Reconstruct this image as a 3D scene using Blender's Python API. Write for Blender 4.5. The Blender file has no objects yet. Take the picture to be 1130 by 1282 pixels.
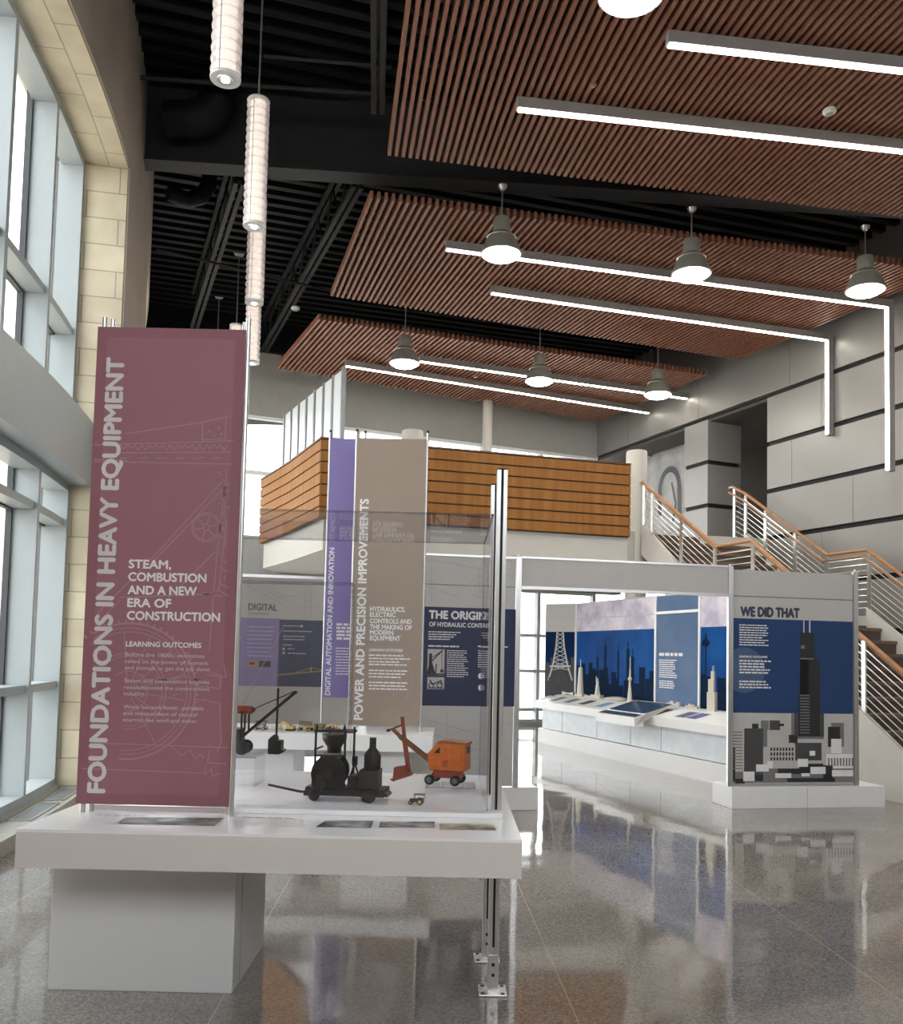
import bpy, bmesh, math, random
from mathutils import Vector, Matrix
rnd = random.Random(7)
S = bpy.context.scene
COL = S.collection
R = math.radians
C_, S_ = math.cos, math.sin

# ------------------------------------------------------------------ camera
F, PX, PY, EYE = 1131.0, 565.0, 753.0, 1.5
PIT, ROL = math.atan(66 / 1131), R(1.29)
cp, sp, cr, sr = C_(PIT), S_(PIT), C_(ROL), S_(ROL)
right = Vector((cr, -sp * sr, cp * sr)); up = Vector((-sr, -sp * cr, cp * cr)); back = -Vector((0, cp, sp))
cam = bpy.data.cameras.new('camera'); co = bpy.data.objects.new('camera', cam); COL.objects.link(co)
co.matrix_world = Matrix(((right.x, up.x, back.x, 0), (right.y, up.y, back.y, 0), (right.z, up.z, back.z, EYE), (0, 0, 0, 1)))
cam.sensor_fit = 'HORIZONTAL'; cam.sensor_width = 36; cam.lens = 36 * F / 1130
cam.shift_y = (PY - 641) / 1130; cam.clip_start = 0.05; cam.clip_end = 300
S.camera = co

def ray(px, py):
    a = (px - PX) / F; b = -(py - PY) / F
    return right * a + up * b - back
def onY(px, py, Y):
    r = ray(px, py); return r * (Y / r.y) + Vector((0, 0, EYE))
def onZ(px, py, z):
    r = ray(px, py); return r * ((z - EYE) / r.z) + Vector((0, 0, EYE))

# ------------------------------------------------------------------ world, sun, exposure
W = bpy.data.worlds.new('sky'); S.world = W; W.use_nodes = True
bg = W.node_tree.nodes['Background']; bg.inputs[0].default_value = (0.93, 0.965, 1.0, 1); bg.inputs[1].default_value = 2.9
sun = bpy.data.lights.new('sun', 'SUN'); so = bpy.data.objects.new('sun', sun); COL.objects.link(so)
sun.energy = 5.0; sun.angle = R(1.0); sun.color = (1, 0.93, 0.82)
so.rotation_euler = (-Vector((0.35, -1.0, 0.95))).to_track_quat('-Z', 'Y').to_euler()
S.view_settings.view_transform = 'Standard'; S.view_settings.look = 'None'
S.view_settings.exposure = 1.2; S.view_settings.gamma = 1; S.view_settings.use_curve_mapping = False
S.cycles.use_denoising = True
S.cycles.max_bounces = 10; S.cycles.diffuse_bounces = 5; S.cycles.glossy_bounces = 4
S.cycles.transparent_max_bounces = 24; S.cycles.transmission_bounces = 8
S.cycles.sample_clamp_indirect = 6.0; S.cycles.caustics_reflective = False; S.cycles.caustics_refractive = False

# ------------------------------------------------------------------ materials
MATS = {}
def srgb(r, g, b):
    f = lambda c: (c / 255 / 12.92) if c / 255 <= 0.04045 else ((c / 255 + 0.055) / 1.055) ** 2.4
    return (f(r), f(g), f(b))
def M(name, col=(0.5, 0.5, 0.5), rough=0.5, metal=0.0, var=0.06, scale=6.0, bump=0.0, bscale=60.0, spec=0.5, emit=0.0, ecol=None):
    if name in MATS: return MATS[name]
    m = bpy.data.materials.new(name); m.use_nodes = True; nt = m.node_tree; n = nt.nodes; l = nt.links
    b = n['Principled BSDF']; b.inputs['Roughness'].default_value = rough; b.inputs['Metallic'].default_value = metal
    b.inputs['Specular IOR Level'].default_value = spec
    tc = n.new('ShaderNodeTexCoord'); no = n.new('ShaderNodeTexNoise'); no.inputs['Scale'].default_value = scale; no.inputs['Detail'].default_value = 4
    l.new(tc.outputs['Object'], no.inputs['Vector'])
    rp = n.new('ShaderNodeValToRGB'); e = rp.color_ramp.elements
    e[0].position = 0.3; e[1].position = 0.7
    e[0].color = tuple(max(0, c * (1 - var)) for c in col) + (1,); e[1].color = tuple(min(1, c * (1 + var)) for c in col) + (1,)
    l.new(no.outputs['Fac'], rp.inputs['Fac']); l.new(rp.outputs['Color'], b.inputs['Base Color'])
    if bump:
        n2 = n.new('ShaderNodeTexNoise'); n2.inputs['Scale'].default_value = bscale; l.new(tc.outputs['Object'], n2.inputs['Vector'])
        bp = n.new('ShaderNodeBump'); bp.inputs['Strength'].default_value = bump; bp.inputs['Distance'].default_value = 0.01
        l.new(n2.outputs['Fac'], bp.inputs['Height']); l.new(bp.outputs['Normal'], b.inputs['Normal'])
    if emit:
        b.inputs['Emission Color'].default_value = tuple(ecol or col) + (1,); b.inputs['Emission Strength'].default_value = emit
    MATS[name] = m; return m

def glass_mat(name, tint=(1, 1, 1), f0=0.04, gain=1.0):
    m = bpy.data.materials.new(name); m.use_nodes = True; nt = m.node_tree; n = nt.nodes; l = nt.links
    n.remove(n['Principled BSDF']); out = n['Material Output']
    tr = n.new('ShaderNodeBsdfTransparent'); tr.inputs[0].default_value = tuple(tint) + (1,)
    gl = n.new('ShaderNodeBsdfGlossy'); gl.inputs['Roughness'].default_value = 0.01
    lw = n.new('ShaderNodeFresnel'); 
    ge = n.new('ShaderNodeNewGeometry'); io = n.new('ShaderNodeMath'); io.operation = 'MULTIPLY_ADD'; io.inputs[1].default_value = 1 / 1.45 - 1.45; io.inputs[2].default_value = 1.45
    l.new(ge.outputs['Backfacing'], io.inputs[0]); l.new(io.outputs[0], lw.inputs['IOR'])   # thin sheet: same reflection from both faces
    mu = n.new('ShaderNodeMath'); mu.operation = 'MULTIPLY'; mu.inputs[1].default_value = gain; l.new(lw.outputs[0], mu.inputs[0])
    mx = n.new('ShaderNodeMixShader'); l.new(mu.outputs[0], mx.inputs[0]); l.new(tr.outputs[0], mx.inputs[1]); l.new(gl.outputs[0], mx.inputs[2])
    l.new(mx.outputs[0], out.inputs['Surface']); MATS[name] = m; return m

def stone_mat(name, c1, c2, mortar, bw, bh, ms=0.006):
    m = bpy.data.materials.new(name); m.use_nodes = True; nt = m.node_tree; n = nt.nodes; l = nt.links
    b = n['Principled BSDF']; b.inputs['Roughness'].default_value = 0.85
    uv = n.new('ShaderNodeUVMap'); uv.uv_map = 'UVMap'
    br = n.new('ShaderNodeTexBrick'); br.inputs['Scale'].default_value = 1; br.inputs['Brick Width'].default_value = bw; br.inputs['Row Height'].default_value = bh
    br.inputs['Mortar Size'].default_value = ms; br.inputs['Color1'].default_value = tuple(c1) + (1,); br.inputs['Color2'].default_value = tuple(c2) + (1,)
    br.inputs['Mortar'].default_value = tuple(mortar) + (1,); l.new(uv.outputs[0], br.inputs['Vector'])
    no = n.new('ShaderNodeTexNoise'); no.inputs['Scale'].default_value = 3; no.inputs['Detail'].default_value = 6; l.new(uv.outputs[0], no.inputs['Vector'])
    mx = n.new('ShaderNodeMixRGB'); mx.blend_type = 'OVERLAY'; mx.inputs[0].default_value = 0.35
    l.new(br.outputs['Color'], mx.inputs[1]); l.new(no.outputs['Fac'], mx.inputs[2])
    hs = n.new('ShaderNodeHueSaturation'); hs.inputs['Saturation'].default_value = 0.85; l.new(mx.outputs[0], hs.inputs['Color']); l.new(hs.outputs[0], b.inputs['Base Color'])
    bp = n.new('ShaderNodeBump'); bp.inputs['Strength'].default_value = 0.25; bp.inputs['Distance'].default_value = 0.01
    l.new(br.outputs['Fac'], bp.inputs['Height']); bp.invert = True; l.new(bp.outputs['Normal'], b.inputs['Normal'])
    MATS[name] = m; return m

def floor_mat():
    m = bpy.data.materials.new('polished_terrazzo'); m.use_nodes = True; nt = m.node_tree; n = nt.nodes; l = nt.links
    b = n['Principled BSDF']; b.inputs['Roughness'].default_value = 0.055; b.inputs['IOR'].default_value = 1.85
    tc = n.new('ShaderNodeTexCoord'); mp = n.new('ShaderNodeMapping'); mp.inputs['Rotation'].default_value = (0, 0, R(-2.1)); l.new(tc.outputs['Object'], mp.inputs['Vector'])
    vo = n.new('ShaderNodeTexVoronoi'); vo.inputs['Scale'].default_value = 120; l.new(mp.outputs[0], vo.inputs['Vector'])
    r1 = n.new('ShaderNodeValToRGB'); e = r1.color_ramp.elements; e[0].position = 0.0; e[0].color = (0.15, 0.132, 0.118, 1); e[1].position = 0.9; e[1].color = (0.32, 0.287, 0.26, 1)
    sx = n.new('ShaderNodeSeparateXYZ'); l.new(vo.outputs['Color'], sx.inputs[0]); l.new(sx.outputs[0], r1.inputs['Fac'])
    no = n.new('ShaderNodeTexNoise'); no.inputs['Scale'].default_value = 1.2; no.inputs['Detail'].default_value = 5; l.new(mp.outputs[0], no.inputs['Vector'])
    mx = n.new('ShaderNodeMixRGB'); mx.blend_type = 'SOFT_LIGHT'; mx.inputs[0].default_value = 0.5; l.new(r1.outputs[0], mx.inputs[1]); l.new(no.outputs['Fac'], mx.inputs[2])
    # thin metal divider joints, 1.5 m grid
    s2 = n.new('ShaderNodeSeparateXYZ'); l.new(mp.outputs[0], s2.inputs[0])
    def line(axis, off, per):
        a = n.new('ShaderNodeMath'); a.operation = 'ADD'; a.inputs[1].default_value = off; l.new(s2.outputs[axis], a.inputs[0])
        p = n.new('ShaderNodeMath'); p.operation = 'PINGPONG'; p.inputs[1].default_value = per / 2; l.new(a.outputs[0], p.inputs[0])
        q = n.new('ShaderNodeMath'); q.operation = 'LESS_THAN'; q.inputs[1].default_value = 0.0028; l.new(p.outputs[0], q.inputs[0]); return q
    q1 = line(0, -0.70, 1.5); q2 = line(1, -1.2, 6.0)
    mm = n.new('ShaderNodeMath'); mm.operation = 'MAXIMUM'; l.new(q1.outputs[0], mm.inputs[0]); l.new(q2.outputs[0], mm.inputs[1])
    mj = n.new('ShaderNodeMixRGB'); mj.inputs[2].default_value = (0.42, 0.38, 0.32, 1); l.new(mm.outputs[0], mj.inputs[0]); l.new(mx.outputs[0], mj.inputs[1])
    l.new(mj.outputs[0], b.inputs['Base Color'])
    nb = n.new('ShaderNodeTexNoise'); nb.inputs['Scale'].default_value = 1.6; nb.inputs['Detail'].default_value = 1; l.new(mp.outputs[0], nb.inputs['Vector'])
    bp = n.new('ShaderNodeBump'); bp.inputs['Strength'].default_value = 0.12; bp.inputs['Distance'].default_value = 0.03; l.new(nb.outputs['Fac'], bp.inputs['Height'])
    l.new(bp.outputs['Normal'], b.inputs['Normal'])
    MATS['floor'] = m; return m

def wood_mat(name, c1, c2, rough=0.5, sc=(2, 2, 30), bands=None):
    m = bpy.data.materials.new(name); m.use_nodes = True; nt = m.node_tree; n = nt.nodes; l = nt.links
    b = n['Principled BSDF']; b.inputs['Roughness'].default_value = rough; b.inputs['Specular IOR Level'].default_value = 0.25
    uv = n.new('ShaderNodeUVMap'); uv.uv_map = 'UVMap'
    mp = n.new('ShaderNodeMapping'); mp.inputs['Scale'].default_value = sc; l.new(uv.outputs[0], mp.inputs['Vector'])
    no = n.new('ShaderNodeTexNoise'); no.inputs['Scale'].default_value = 1; no.inputs['Detail'].default_value = 5; l.new(mp.outputs[0], no.inputs['Vector'])
    rp = n.new('ShaderNodeValToRGB'); e = rp.color_ramp.elements; e[0].position = 0.3; e[0].color = tuple(c1) + (1,); e[1].position = 0.7; e[1].color = tuple(c2) + (1,)
    l.new(no.outputs['Fac'], rp.inputs['Fac']); l.new(rp.outputs[0], b.inputs['Base Color'])
    MATS[name] = m; return m

def cloud_print_mat(name, base, cloud, scale=2.0):
    m = bpy.data.materials.new(name); m.use_nodes = True; nt = m.node_tree; n = nt.nodes; l = nt.links
    b = n['Principled BSDF']; b.inputs['Roughness'].default_value = 0.6; b.inputs['Specular IOR Level'].default_value = 0.06
    uv = n.new('ShaderNodeUVMap'); uv.uv_map = 'UVMap'
    no = n.new('ShaderNodeTexNoise'); no.inputs['Scale'].default_value = scale; no.inputs['Detail'].default_value = 8; no.inputs['Roughness'].default_value = 0.6; l.new(uv.outputs[0], no.inputs['Vector'])
    rp = n.new('ShaderNodeValToRGB'); e = rp.color_ramp.elements; e[0].position = 0.4; e[0].color = tuple(base) + (1,); e[1].position = 0.62; e[1].color = tuple(cloud) + (1,)
    l.new(no.outputs['Fac'], rp.inputs['Fac']); l.new(rp.outputs[0], b.inputs['Base Color'])
    MATS[name] = m; return m

WHITE = M('white_laminate', (0.82, 0.81, 0.80), 0.35, var=0.015)
FRAME = M('white_aluminium', (0.335, 0.37, 0.38), 0.4, var=0.02)
STONE = stone_mat('limestone_blocks', (0.56, 0.485, 0.33), (0.49, 0.42, 0.28), (0.30, 0.26, 0.19), 0.62, 0.27)
PLASTER = M('brown_plaster', (0.33, 0.28, 0.23), 0.9, var=0.1, scale=1.5, bump=0.1)
GREYWALL = M('grey_paint', (0.37, 0.365, 0.345), 0.8, var=0.03)
BLACK = M('black_paint', (0.005, 0.005, 0.007), 0.8, var=0.2, spec=0.2)
DARKSTEEL = M('dark_grey_steel', (0.02, 0.02, 0.022), 0.6, var=0.15, spec=0.3)
BLACKREV = M('black_reveal', (0.008, 0.008, 0.008), 0.7)
PANEL = M('grey_metal_panel', (0.30, 0.29, 0.28), 0.42, 0.25, var=0.05, scale=0.8)
GLASS = glass_mat('window_glass', (0.985, 0.992, 0.99))
ACRYL = glass_mat('clear_acrylic', (0.99, 0.992, 0.994), gain=0.55)
ACRYLEDGE = glass_mat('acrylic_edge', (0.85, 0.86, 0.88), gain=2.0)
FLOOR = floor_mat()
ALU = M('brushed_aluminium', (0.62, 0.61, 0.60), 0.3, 0.9, var=0.05)
STEEL = M('stainless_steel', (0.66, 0.65, 0.63), 0.28, 0.9, var=0.05)
SLAT = wood_mat('red_brown_slat_wood', (0.20, 0.082, 0.052), (0.32, 0.145, 0.095), 0.5, (1.5, 14, 1))
OAK = wood_mat('golden_veneer', (0.27, 0.112, 0.028), (0.38, 0.17, 0.047), 0.7, (9, 0.8, 1))
OAKEDGE = M('dark_groove', (0.07, 0.03, 0.012), 0.6)
RAILWOOD = M('handrail_wood', (0.42, 0.19, 0.075), 0.35, var=0.15, scale=12)
HOUSING = M('grey_housing', (0.22, 0.20, 0.195), 0.5)
LED = M('led_lens', (1, 1, 1), 0.5, emit=8.0, ecol=(1.0, 0.95, 0.82))
DOME = M('dome_metal', (0.24, 0.23, 0.20), 0.4, 0.3)
DOMELENS = M('dome_lens', (1, 1, 1), 0.5, emit=36.0, ecol=(1.0, 0.97, 0.88))
PENDGLOW = M('pendant_diffuser', (0.95, 0.88, 0.80), 0.5, emit=0.36, ecol=(1.0, 0.86, 0.74))
PENDRING = M('pendant_scallop', (0.80, 0.78, 0.80), 0.35, emit=0.10, ecol=(1, 0.9, 0.85))
SPOT = M('spot_lens', (1, 1, 1), 0.4, emit=9.0, ecol=(1, 0.97, 0.9))
OFFWHITE = M('off_white_paint', (0.60, 0.575, 0.53), 0.7, var=0.02)
MAROON = M('maroon_vinyl', srgb(152, 102, 111), 0.55, var=0.02)
MAROON_EDGE = M('maroon_hem', srgb(143, 93, 102), 0.6)
TAUPE = M('taupe_vinyl', srgb(150, 133, 120), 0.55, var=0.02)
PURPLE = M('purple_vinyl', srgb(124, 112, 168), 0.5, var=0.02)
NAVY = M('navy_print', srgb(52, 58, 88), 0.6, spec=0.25, var=0.03)
BLUE = M('slate_blue_print', srgb(42, 66, 108), 0.6, spec=0.25, var=0.04, scale=1.0)
LETTER = M('white_letter', (0.80, 0.78, 0.78), 0.6)
LETTERDIM = M('pale_letter', (0.58, 0.50, 0.53), 0.6)
SKETCH = M('pale_sketch', srgb(172, 130, 140), 0.6)
SKETCHT = M('pale_taupe_sketch', srgb(163, 147, 135), 0.6)
SKETCHG = M('grey_sketch', (0.40, 0.40, 0.41), 0.6)
INK = M('dark_ink', (0.035, 0.04, 0.075), 0.5)
INKB = M('black_ink', (0.018, 0.017, 0.019), 0.5)
GREYPRINT = M('mid_grey_print', (0.18, 0.175, 0.175), 0.5)
DARKPRINT = M('dark_grey_print', (0.06, 0.058, 0.06), 0.5)
PALEPRINT = M('pale_grey_print', (0.50, 0.48, 0.46), 0.5)
BOARD = M('exhibit_board_grey', (0.52, 0.50, 0.48), 0.55, var=0.02)
ORANGE = M('orange_enamel', (0.52, 0.125, 0.018), 0.45, var=0.15, scale=30)
RUST = M('rust_red_enamel', (0.20, 0.045, 0.016), 0.5, var=0.25, scale=40)
RUBBER = M('black_rubber', (0.018, 0.018, 0.018), 0.65)
IRON = M('black_cast_iron', (0.02, 0.018, 0.018), 0.5, 0.2, var=0.3, scale=40)
REDPAINT = M('red_lagging', (0.32, 0.05, 0.025), 0.6)
YELLOW = M('yellow_enamel', (0.55, 0.38, 0.11), 0.4, var=0.2, scale=40)
MODELW = M('ivory_resin', (0.72, 0.68, 0.58), 0.6, var=0.03)
TREAD = M('brown_tread', (0.17, 0.125, 0.09), 0.6, var=0.1)
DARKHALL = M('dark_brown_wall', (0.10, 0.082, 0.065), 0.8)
SCREENM = M('dark_screen', (0.03, 0.05, 0.075), 0.2, spec=0.3)
CORD = M('cord_metal', (0.35, 0.35, 0.35), 0.4, 0.5)

# ------------------------------------------------------------------ mesh builder
class MB:
    def __init__(s): s.v = []; s.f = []; s.smooth = False
    def quad(s, a, b, c, d): i = len(s.v); s.v += [tuple(a), tuple(b), tuple(c), tuple(d)]; s.f.append((i, i + 1, i + 2, i + 3)); return s
    def poly(s, pts): i = len(s.v); s.v += [tuple(p) for p in pts]; s.f.append(tuple(range(i, i + len(pts)))); return s
    def hexa(s, p):   # 8 points: bottom 4 ccw, top 4 ccw
        i = len(s.v); s.v += [tuple(q) for q in p]
        for f in ((3, 2, 1, 0), (4, 5, 6, 7), (0, 1, 5, 4), (1, 2, 6, 5), (2, 3, 7, 6), (3, 0, 4, 7)): s.f.append(tuple(i + k for k in f))
        return s
    def box(s, x0, x1, y0, y1, z0, z1):
        return s.hexa([(x0, y0, z0), (x1, y0, z0), (x1, y1, z0), (x0, y1, z0), (x0, y0, z1), (x1, y0, z1), (x1, y1, z1), (x0, y1, z1)])
    def bar(s, a, b, w, h, upv=(0, 0, 1)):   # rectangular bar from a to b
        a = Vector(a); b = Vector(b); d = (b - a).normalized(); u = Vector(upv)
        if abs(d.dot(u)) > 0.98: u = Vector((1, 0, 0))
        sd = d.cross(u).normalized(); u = sd.cross(d).normalized()
        q = [(-1, -1), (1, -1), (1, 1), (-1, 1)]
        A = [a + sd * (i * w / 2) + u * (j * h / 2) for i, j in q]; B = [b + sd * (i * w / 2) + u * (j * h / 2) for i, j in q]
        i = len(s.v); s.v += [tuple(p) for p in A + B]
        for f in ((0, 1, 2, 3), (7, 6, 5, 4), (0, 4, 5, 1), (1, 5, 6, 2), (2, 6, 7, 3), (3, 7, 4, 0)): s.f.append(tuple(i + k for k in f))
        return s
    def cyl(s, a, b, r0, r1=None, n=16, cap=True):
        r1 = r0 if r1 is None else r1; a = Vector(a); b = Vector(b); d = (b - a).normalized()
        u = Vector((0, 0, 1)) if abs(d.z) < 0.9 else Vector((1, 0, 0)); x = d.cross(u).normalized(); y = d.cross(x)
        i = len(s.v)
        for P, r in ((a, r0), (b, r1)):
            for k in range(n): t = 2 * math.pi * k / n; s.v.append(tuple(P + x * (r * C_(t)) + y * (r * S_(t))))
        for k in range(n): s.f.append((i + k, i + (k + 1) % n, i + n + (k + 1) % n, i + n + k))
        if cap: s.f.append(tuple(i + k for k in range(n - 1, -1, -1))); s.f.append(tuple(i + n + k for k in range(n)))
        s.smooth = True; return s
    def tube(s, pts, r, n=8):
        pts = [Vector(p) for p in pts]
        for a, b in zip(pts, pts[1:]): s.cyl(a, b, r, r, n)
        for p in pts[1:-1]: s.ball(p, r, n)
        return s
    def ball(s, c, r, n=8):
        c = Vector(c); m = max(4, n // 2); prof = [(r * S_(math.pi * k / m), c.z - r * C_(math.pi * k / m)) for k in range(m + 1)]
        return s.lathe(prof, (c.x, c.y, 0), n)
    def lathe(s, prof, o=(0, 0, 0), n=24):
        i = len(s.v)
        for r, z in prof:
            for k in range(n): t = 2 * math.pi * k / n; s.v.append((o[0] + r * C_(t), o[1] + r * S_(t), o[2] + z))
        for j in range(len(prof) - 1):
            for k in range(n): s.f.append((i + j * n + k, i + j * n + (k + 1) % n, i + (j + 1) * n + (k + 1) % n, i + (j + 1) * n + k))
        if prof[0][0] > 1e-4: s.f.append(tuple(i + k for k in range(n - 1, -1, -1)))
        if prof[-1][0] > 1e-4: s.f.append(tuple(i + (len(prof) - 1) * n + k for k in range(n)))
        s.smooth = True; return s
    def prism(s, pts, a, b, axis='y'):   # polygon (x,z) extruded along y (or (y,z) along x)
        g = (lambda p, t: (p[0], t, p[1])) if axis == 'y' else (lambda p, t: (t, p[0], p[1]))
        if axis == 'z': g = lambda p, t: (p[0], p[1], t)
        i = len(s.v); n = len(pts); s.v += [g(p, a) for p in pts] + [g(p, b) for p in pts]
        s.f.append(tuple(i + k for k in range(n))); s.f.append(tuple(i + n + k for k in range(n - 1, -1, -1)))
        for k in range(n): s.f.append((i + (k + 1) % n, i + k, i + n + k, i + n + (k + 1) % n))
        return s
    def arc(s, r0, r1, t0, t1, z0, z1, n=None):   # hexahedra round the building's centre
        n = n or max(1, int(abs(t1 - t0) / 0.6))
        for k in range(n):
            a = t0 + (t1 - t0) * k / n; b = t0 + (t1 - t0) * (k + 1) / n
            s.hexa([pol(r0, a, z0), pol(r1, a, z0), pol(r1, b, z0), pol(r0, b, z0), pol(r0, a, z1), pol(r1, a, z1), pol(r1, b, z1), pol(r0, b, z1)])
        return s
    # flat strokes on a panel face (local x,z plane, facing -y)
    def rect(s, x0, x1, z0, z1, y=0.0): return s.quad((x0, y, z0), (x1, y, z0), (x1, y, z1), (x0, y, z1))
    def stroke(s, pts, w, y=0.0, close=False):
        pts = list(pts) + ([pts[0]] if close else [])
        for (x0, z0), (x1, z1) in zip(pts, pts[1:]):
            d = math.hypot(x1 - x0, z1 - z0)
            if d < 1e-6: continue
            nx, nz = -(z1 - z0) / d * w / 2, (x1 - x0) / d * w / 2
            s.quad((x0 - nx, y, z0 - nz), (x0 + nx, y, z0 + nz), (x1 + nx, y, z1 + nz), (x1 - nx, y, z1 - nz))
        return s
    def ring(s, x, z, r, w, y=0.0, n=40, a0=0, a1=360):
        return s.stroke([(x + r * C_(R(a0 + (a1 - a0) * k / n)), z + r * S_(R(a0 + (a1 - a0) * k / n))) for k in range(n + 1)], w, y)
    def disc(s, x, z, r, y=0.0, n=28): return s.poly([(x + r * C_(2 * math.pi * k / n), y, z + r * S_(2 * math.pi * k / n)) for k in range(n)])
    def build(s, name, mat, parent=None, bevel=0.0, recalc=False, uvfn=None):
        me = bpy.data.meshes.new(name); me.from_pydata(s.v, [], s.f)
        if recalc:
            bm = bmesh.new(); bm.from_mesh(me); bmesh.ops.recalc_face_normals(bm, faces=bm.faces); bm.to_mesh(me); bm.free()
        me.update()
        uv = me.uv_layers.new(name='UVMap').data
        for p in me.polygons:
            nn = p.normal
            if abs(nn.z) > 0.8: t = None
            else: t = Vector((-nn.y, nn.x, 0)).normalized()
            for li in p.loop_indices:
                q = me.vertices[me.loops[li].vertex_index].co
                if uvfn: uv[li].uv = uvfn(q, nn)
                else: uv[li].uv = (q.x, q.y) if t is None else (q.dot(t), q.z)
        me.materials.append(mat)
        if s.smooth:
            for p in me.polygons: p.use_smooth = True
            me.set_sharp_from_angle(angle=R(35))
        o = bpy.data.objects.new(name, me); COL.objects.link(o)
        if parent is not None: o.parent = parent
        if bevel:
            md = o.modifiers.new('edge', 'BEVEL'); md.width = bevel; md.segments = 2; md.limit_method = 'ANGLE'; md.angle_limit = R(40)
        return o

def tag(o, label, cat, group=None):
    o['label'] = label; o['category'] = cat
    if group: o['group'] = group
    return o
def thing(name, loc, yaw=0.0, label=None, cat=None, group=None):
    o = bpy.data.objects.new(name, None); o.empty_display_size = 0.2; COL.objects.link(o); o.location = loc; o.rotation_euler = (0, 0, yaw)
    if label: tag(o, label, cat, group)
    return o
def struct(o): o['kind'] = 'structure'; return o
def dup(root, loc, yaw, label, group=None):
    r = root.copy(); COL.objects.link(r); r.location = loc; r.rotation_euler = (0, 0, yaw); r['label'] = label
    if group: r['group'] = group
    for ch in list(root.children):
        c = ch.copy(); COL.objects.link(c); c.parent = r
        for g in ch.children: d = g.copy(); COL.objects.link(d); d.parent = c
    return r

# text as mesh --------------------------------------------------------------
def text_mesh(body, bold):
    cu = bpy.data.curves.new('t', 'FONT'); cu.body = body; cu.size = 1.0; cu.offset = bold; cu.resolution_u = 3
    o = bpy.data.objects.new('t', cu); COL.objects.link(o)
    dg = bpy.context.evaluated_depsgraph_get(); dg.update()
    me = o.evaluated_get(dg).to_mesh()
    vs = [v.co.copy() for v in me.vertices]; fs = [tuple(p.vertices) for p in me.polygons]
    o.evaluated_get(dg).to_mesh_clear(); bpy.data.objects.remove(o); bpy.data.curves.remove(cu)
    return vs, fs
def put_text(mb, body, x, z, w, h, y=-0.002, vert=False, bold=0.02):
    """fit body into a box: baseline start at (x,z), w along the reading direction, h cap height"""
    heavy = bold * 1.75 if bold > 0.012 else 0; bold = 0.0
    vs, fs = text_mesh(body, bold)
    if not vs: return
    x0 = min(v.x for v in vs); x1 = max(v.x for v in vs)
    cap = 0.69 + 2 * bold; kx = w / (x1 - x0); kz = h / cap; i = len(mb.v)
    e = h * heavy
    for n_, (ox, oz) in enumerate(((0, 0), (e, 0), (-e, 0), (0, e), (0, -e)) if heavy else ((0, 0),)):
        i = len(mb.v); yy = y - n_ * 0.00012
        for v in vs:
            a = (v.x - x0) * kx + ox; b = (v.y + bold) * kz + oz
            mb.v.append((x - b, yy, z + a) if vert else (x + a, yy, z + b))
        mb.f += [tuple(i + k for k in f) for f in fs]
def dashes(mb, x, z, w, h, y=-0.002, ragged=0.25):
    """a line of print too small to read: word-length strokes"""
    end = x + w * (1 - rnd.random() * ragged); p = x
    while p < end - h:
        q = min(end, p + h * rnd.uniform(1.5, 5)); mb.rect(p, q, z, z + h, y); p = q + h * 0.6

class Plane:   # a vertical panel face standing in the place; gives local (x, z) of a point of the photograph on it
    def __init__(s, O, yaw): s.O = Vector(O); s.yaw = yaw; s.x = Vector((C_(yaw), S_(yaw), 0)); s.n = Vector((S_(yaw), -C_(yaw), 0))
    def uv(s, px, py):
        r = ray(px, py); e = Vector((0, 0, EYE)); t = (s.O - e).dot(s.n) / r.dot(s.n); P = e + r * t - s.O
        return P.dot(s.x), P.z

# the building is an arc in plan round this centre
CC = Vector((-30.0, 3.4))
def pol(r, t, z): return (CC.x + r * C_(R(t)), CC.y + r * S_(R(t)), z)

# ================================================================== SETTING
def hall_outline(r): return [(CC.x + r * C_(R(t)), CC.y + r * S_(R(t))) for t in range(34, -22, -2)] + [(16, -5.4), (16, 26), (-6.5, 26)]
struct(MB().prism(hall_outline(26.52), -0.12, 0, 'z').build('floor', FLOOR, recalc=True))
GROUND = M('pale_paving_outside', (0.50, 0.47, 0.42), 0.9, var=0.1, scale=1)
struct(MB().box(-60, 60, -50, 80, -0.4, -0.14).build('ground', GROUND))

def onR(px, py, r):
    d = ray(px, py); e = Vector((0, 0)) - CC; a = d.x ** 2 + d.y ** 2; b = 2 * (d.x * e.x + d.y * e.y); c = e.length_squared - r * r
    t = (-b - math.sqrt(b * b - 4 * a * c)) / (2 * a); P = d * t
    return math.degrees(math.atan2(P.y - CC.y, P.x - CC.x)), P.z + EYE

# left wall: arc of stone with a tall glazed opening that ends at a stone jamb
NB = 5
RI, RF0, RF1 = 27.2, 26.54, 26.77       # inner face, window frame depth
TJ = onR(103, 283, RF1)[0]; STEP = TJ - onR(66, 283, RF1)[0]
HEAD = 6.36; TW = TJ - NB * STEP - 0.01
arcuv = lambda q, nn: ((math.atan2(q.y - CC.y, q.x - CC.x) * 27, q.z) if abs((q.xy - CC).normalized().dot(nn.xy)) > 0.7 else ((q.xy - CC).length + 0.17, q.z + 0.13)) if abs(nn.z) < 0.7 else (math.atan2(q.y - CC.y, q.x - CC.x) * 27, (q.xy - CC).length)
T2A = 16.6; T2B = T2A + 6 * STEP
w = MB(); w.arc(26.5, RI - 0.02, TJ, T2A, 0, 8.05); w.arc(26.5, RI - 0.02, T2A, T2B, HEAD, 8.05); w.arc(26.5, RI - 0.02, T2B, 32, 0, 8.05); w.arc(26.5, RI - 0.02, -19, TJ, HEAD, 8.05); w.arc(26.5, RI - 0.02, -19, TW, 0, HEAD)
w.arc(26.5, RI - 0.02, 32, 70, 0, 9.0)
wl = struct(w.build('wall_left', STONE, recalc=True, uvfn=arcuv))
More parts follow.
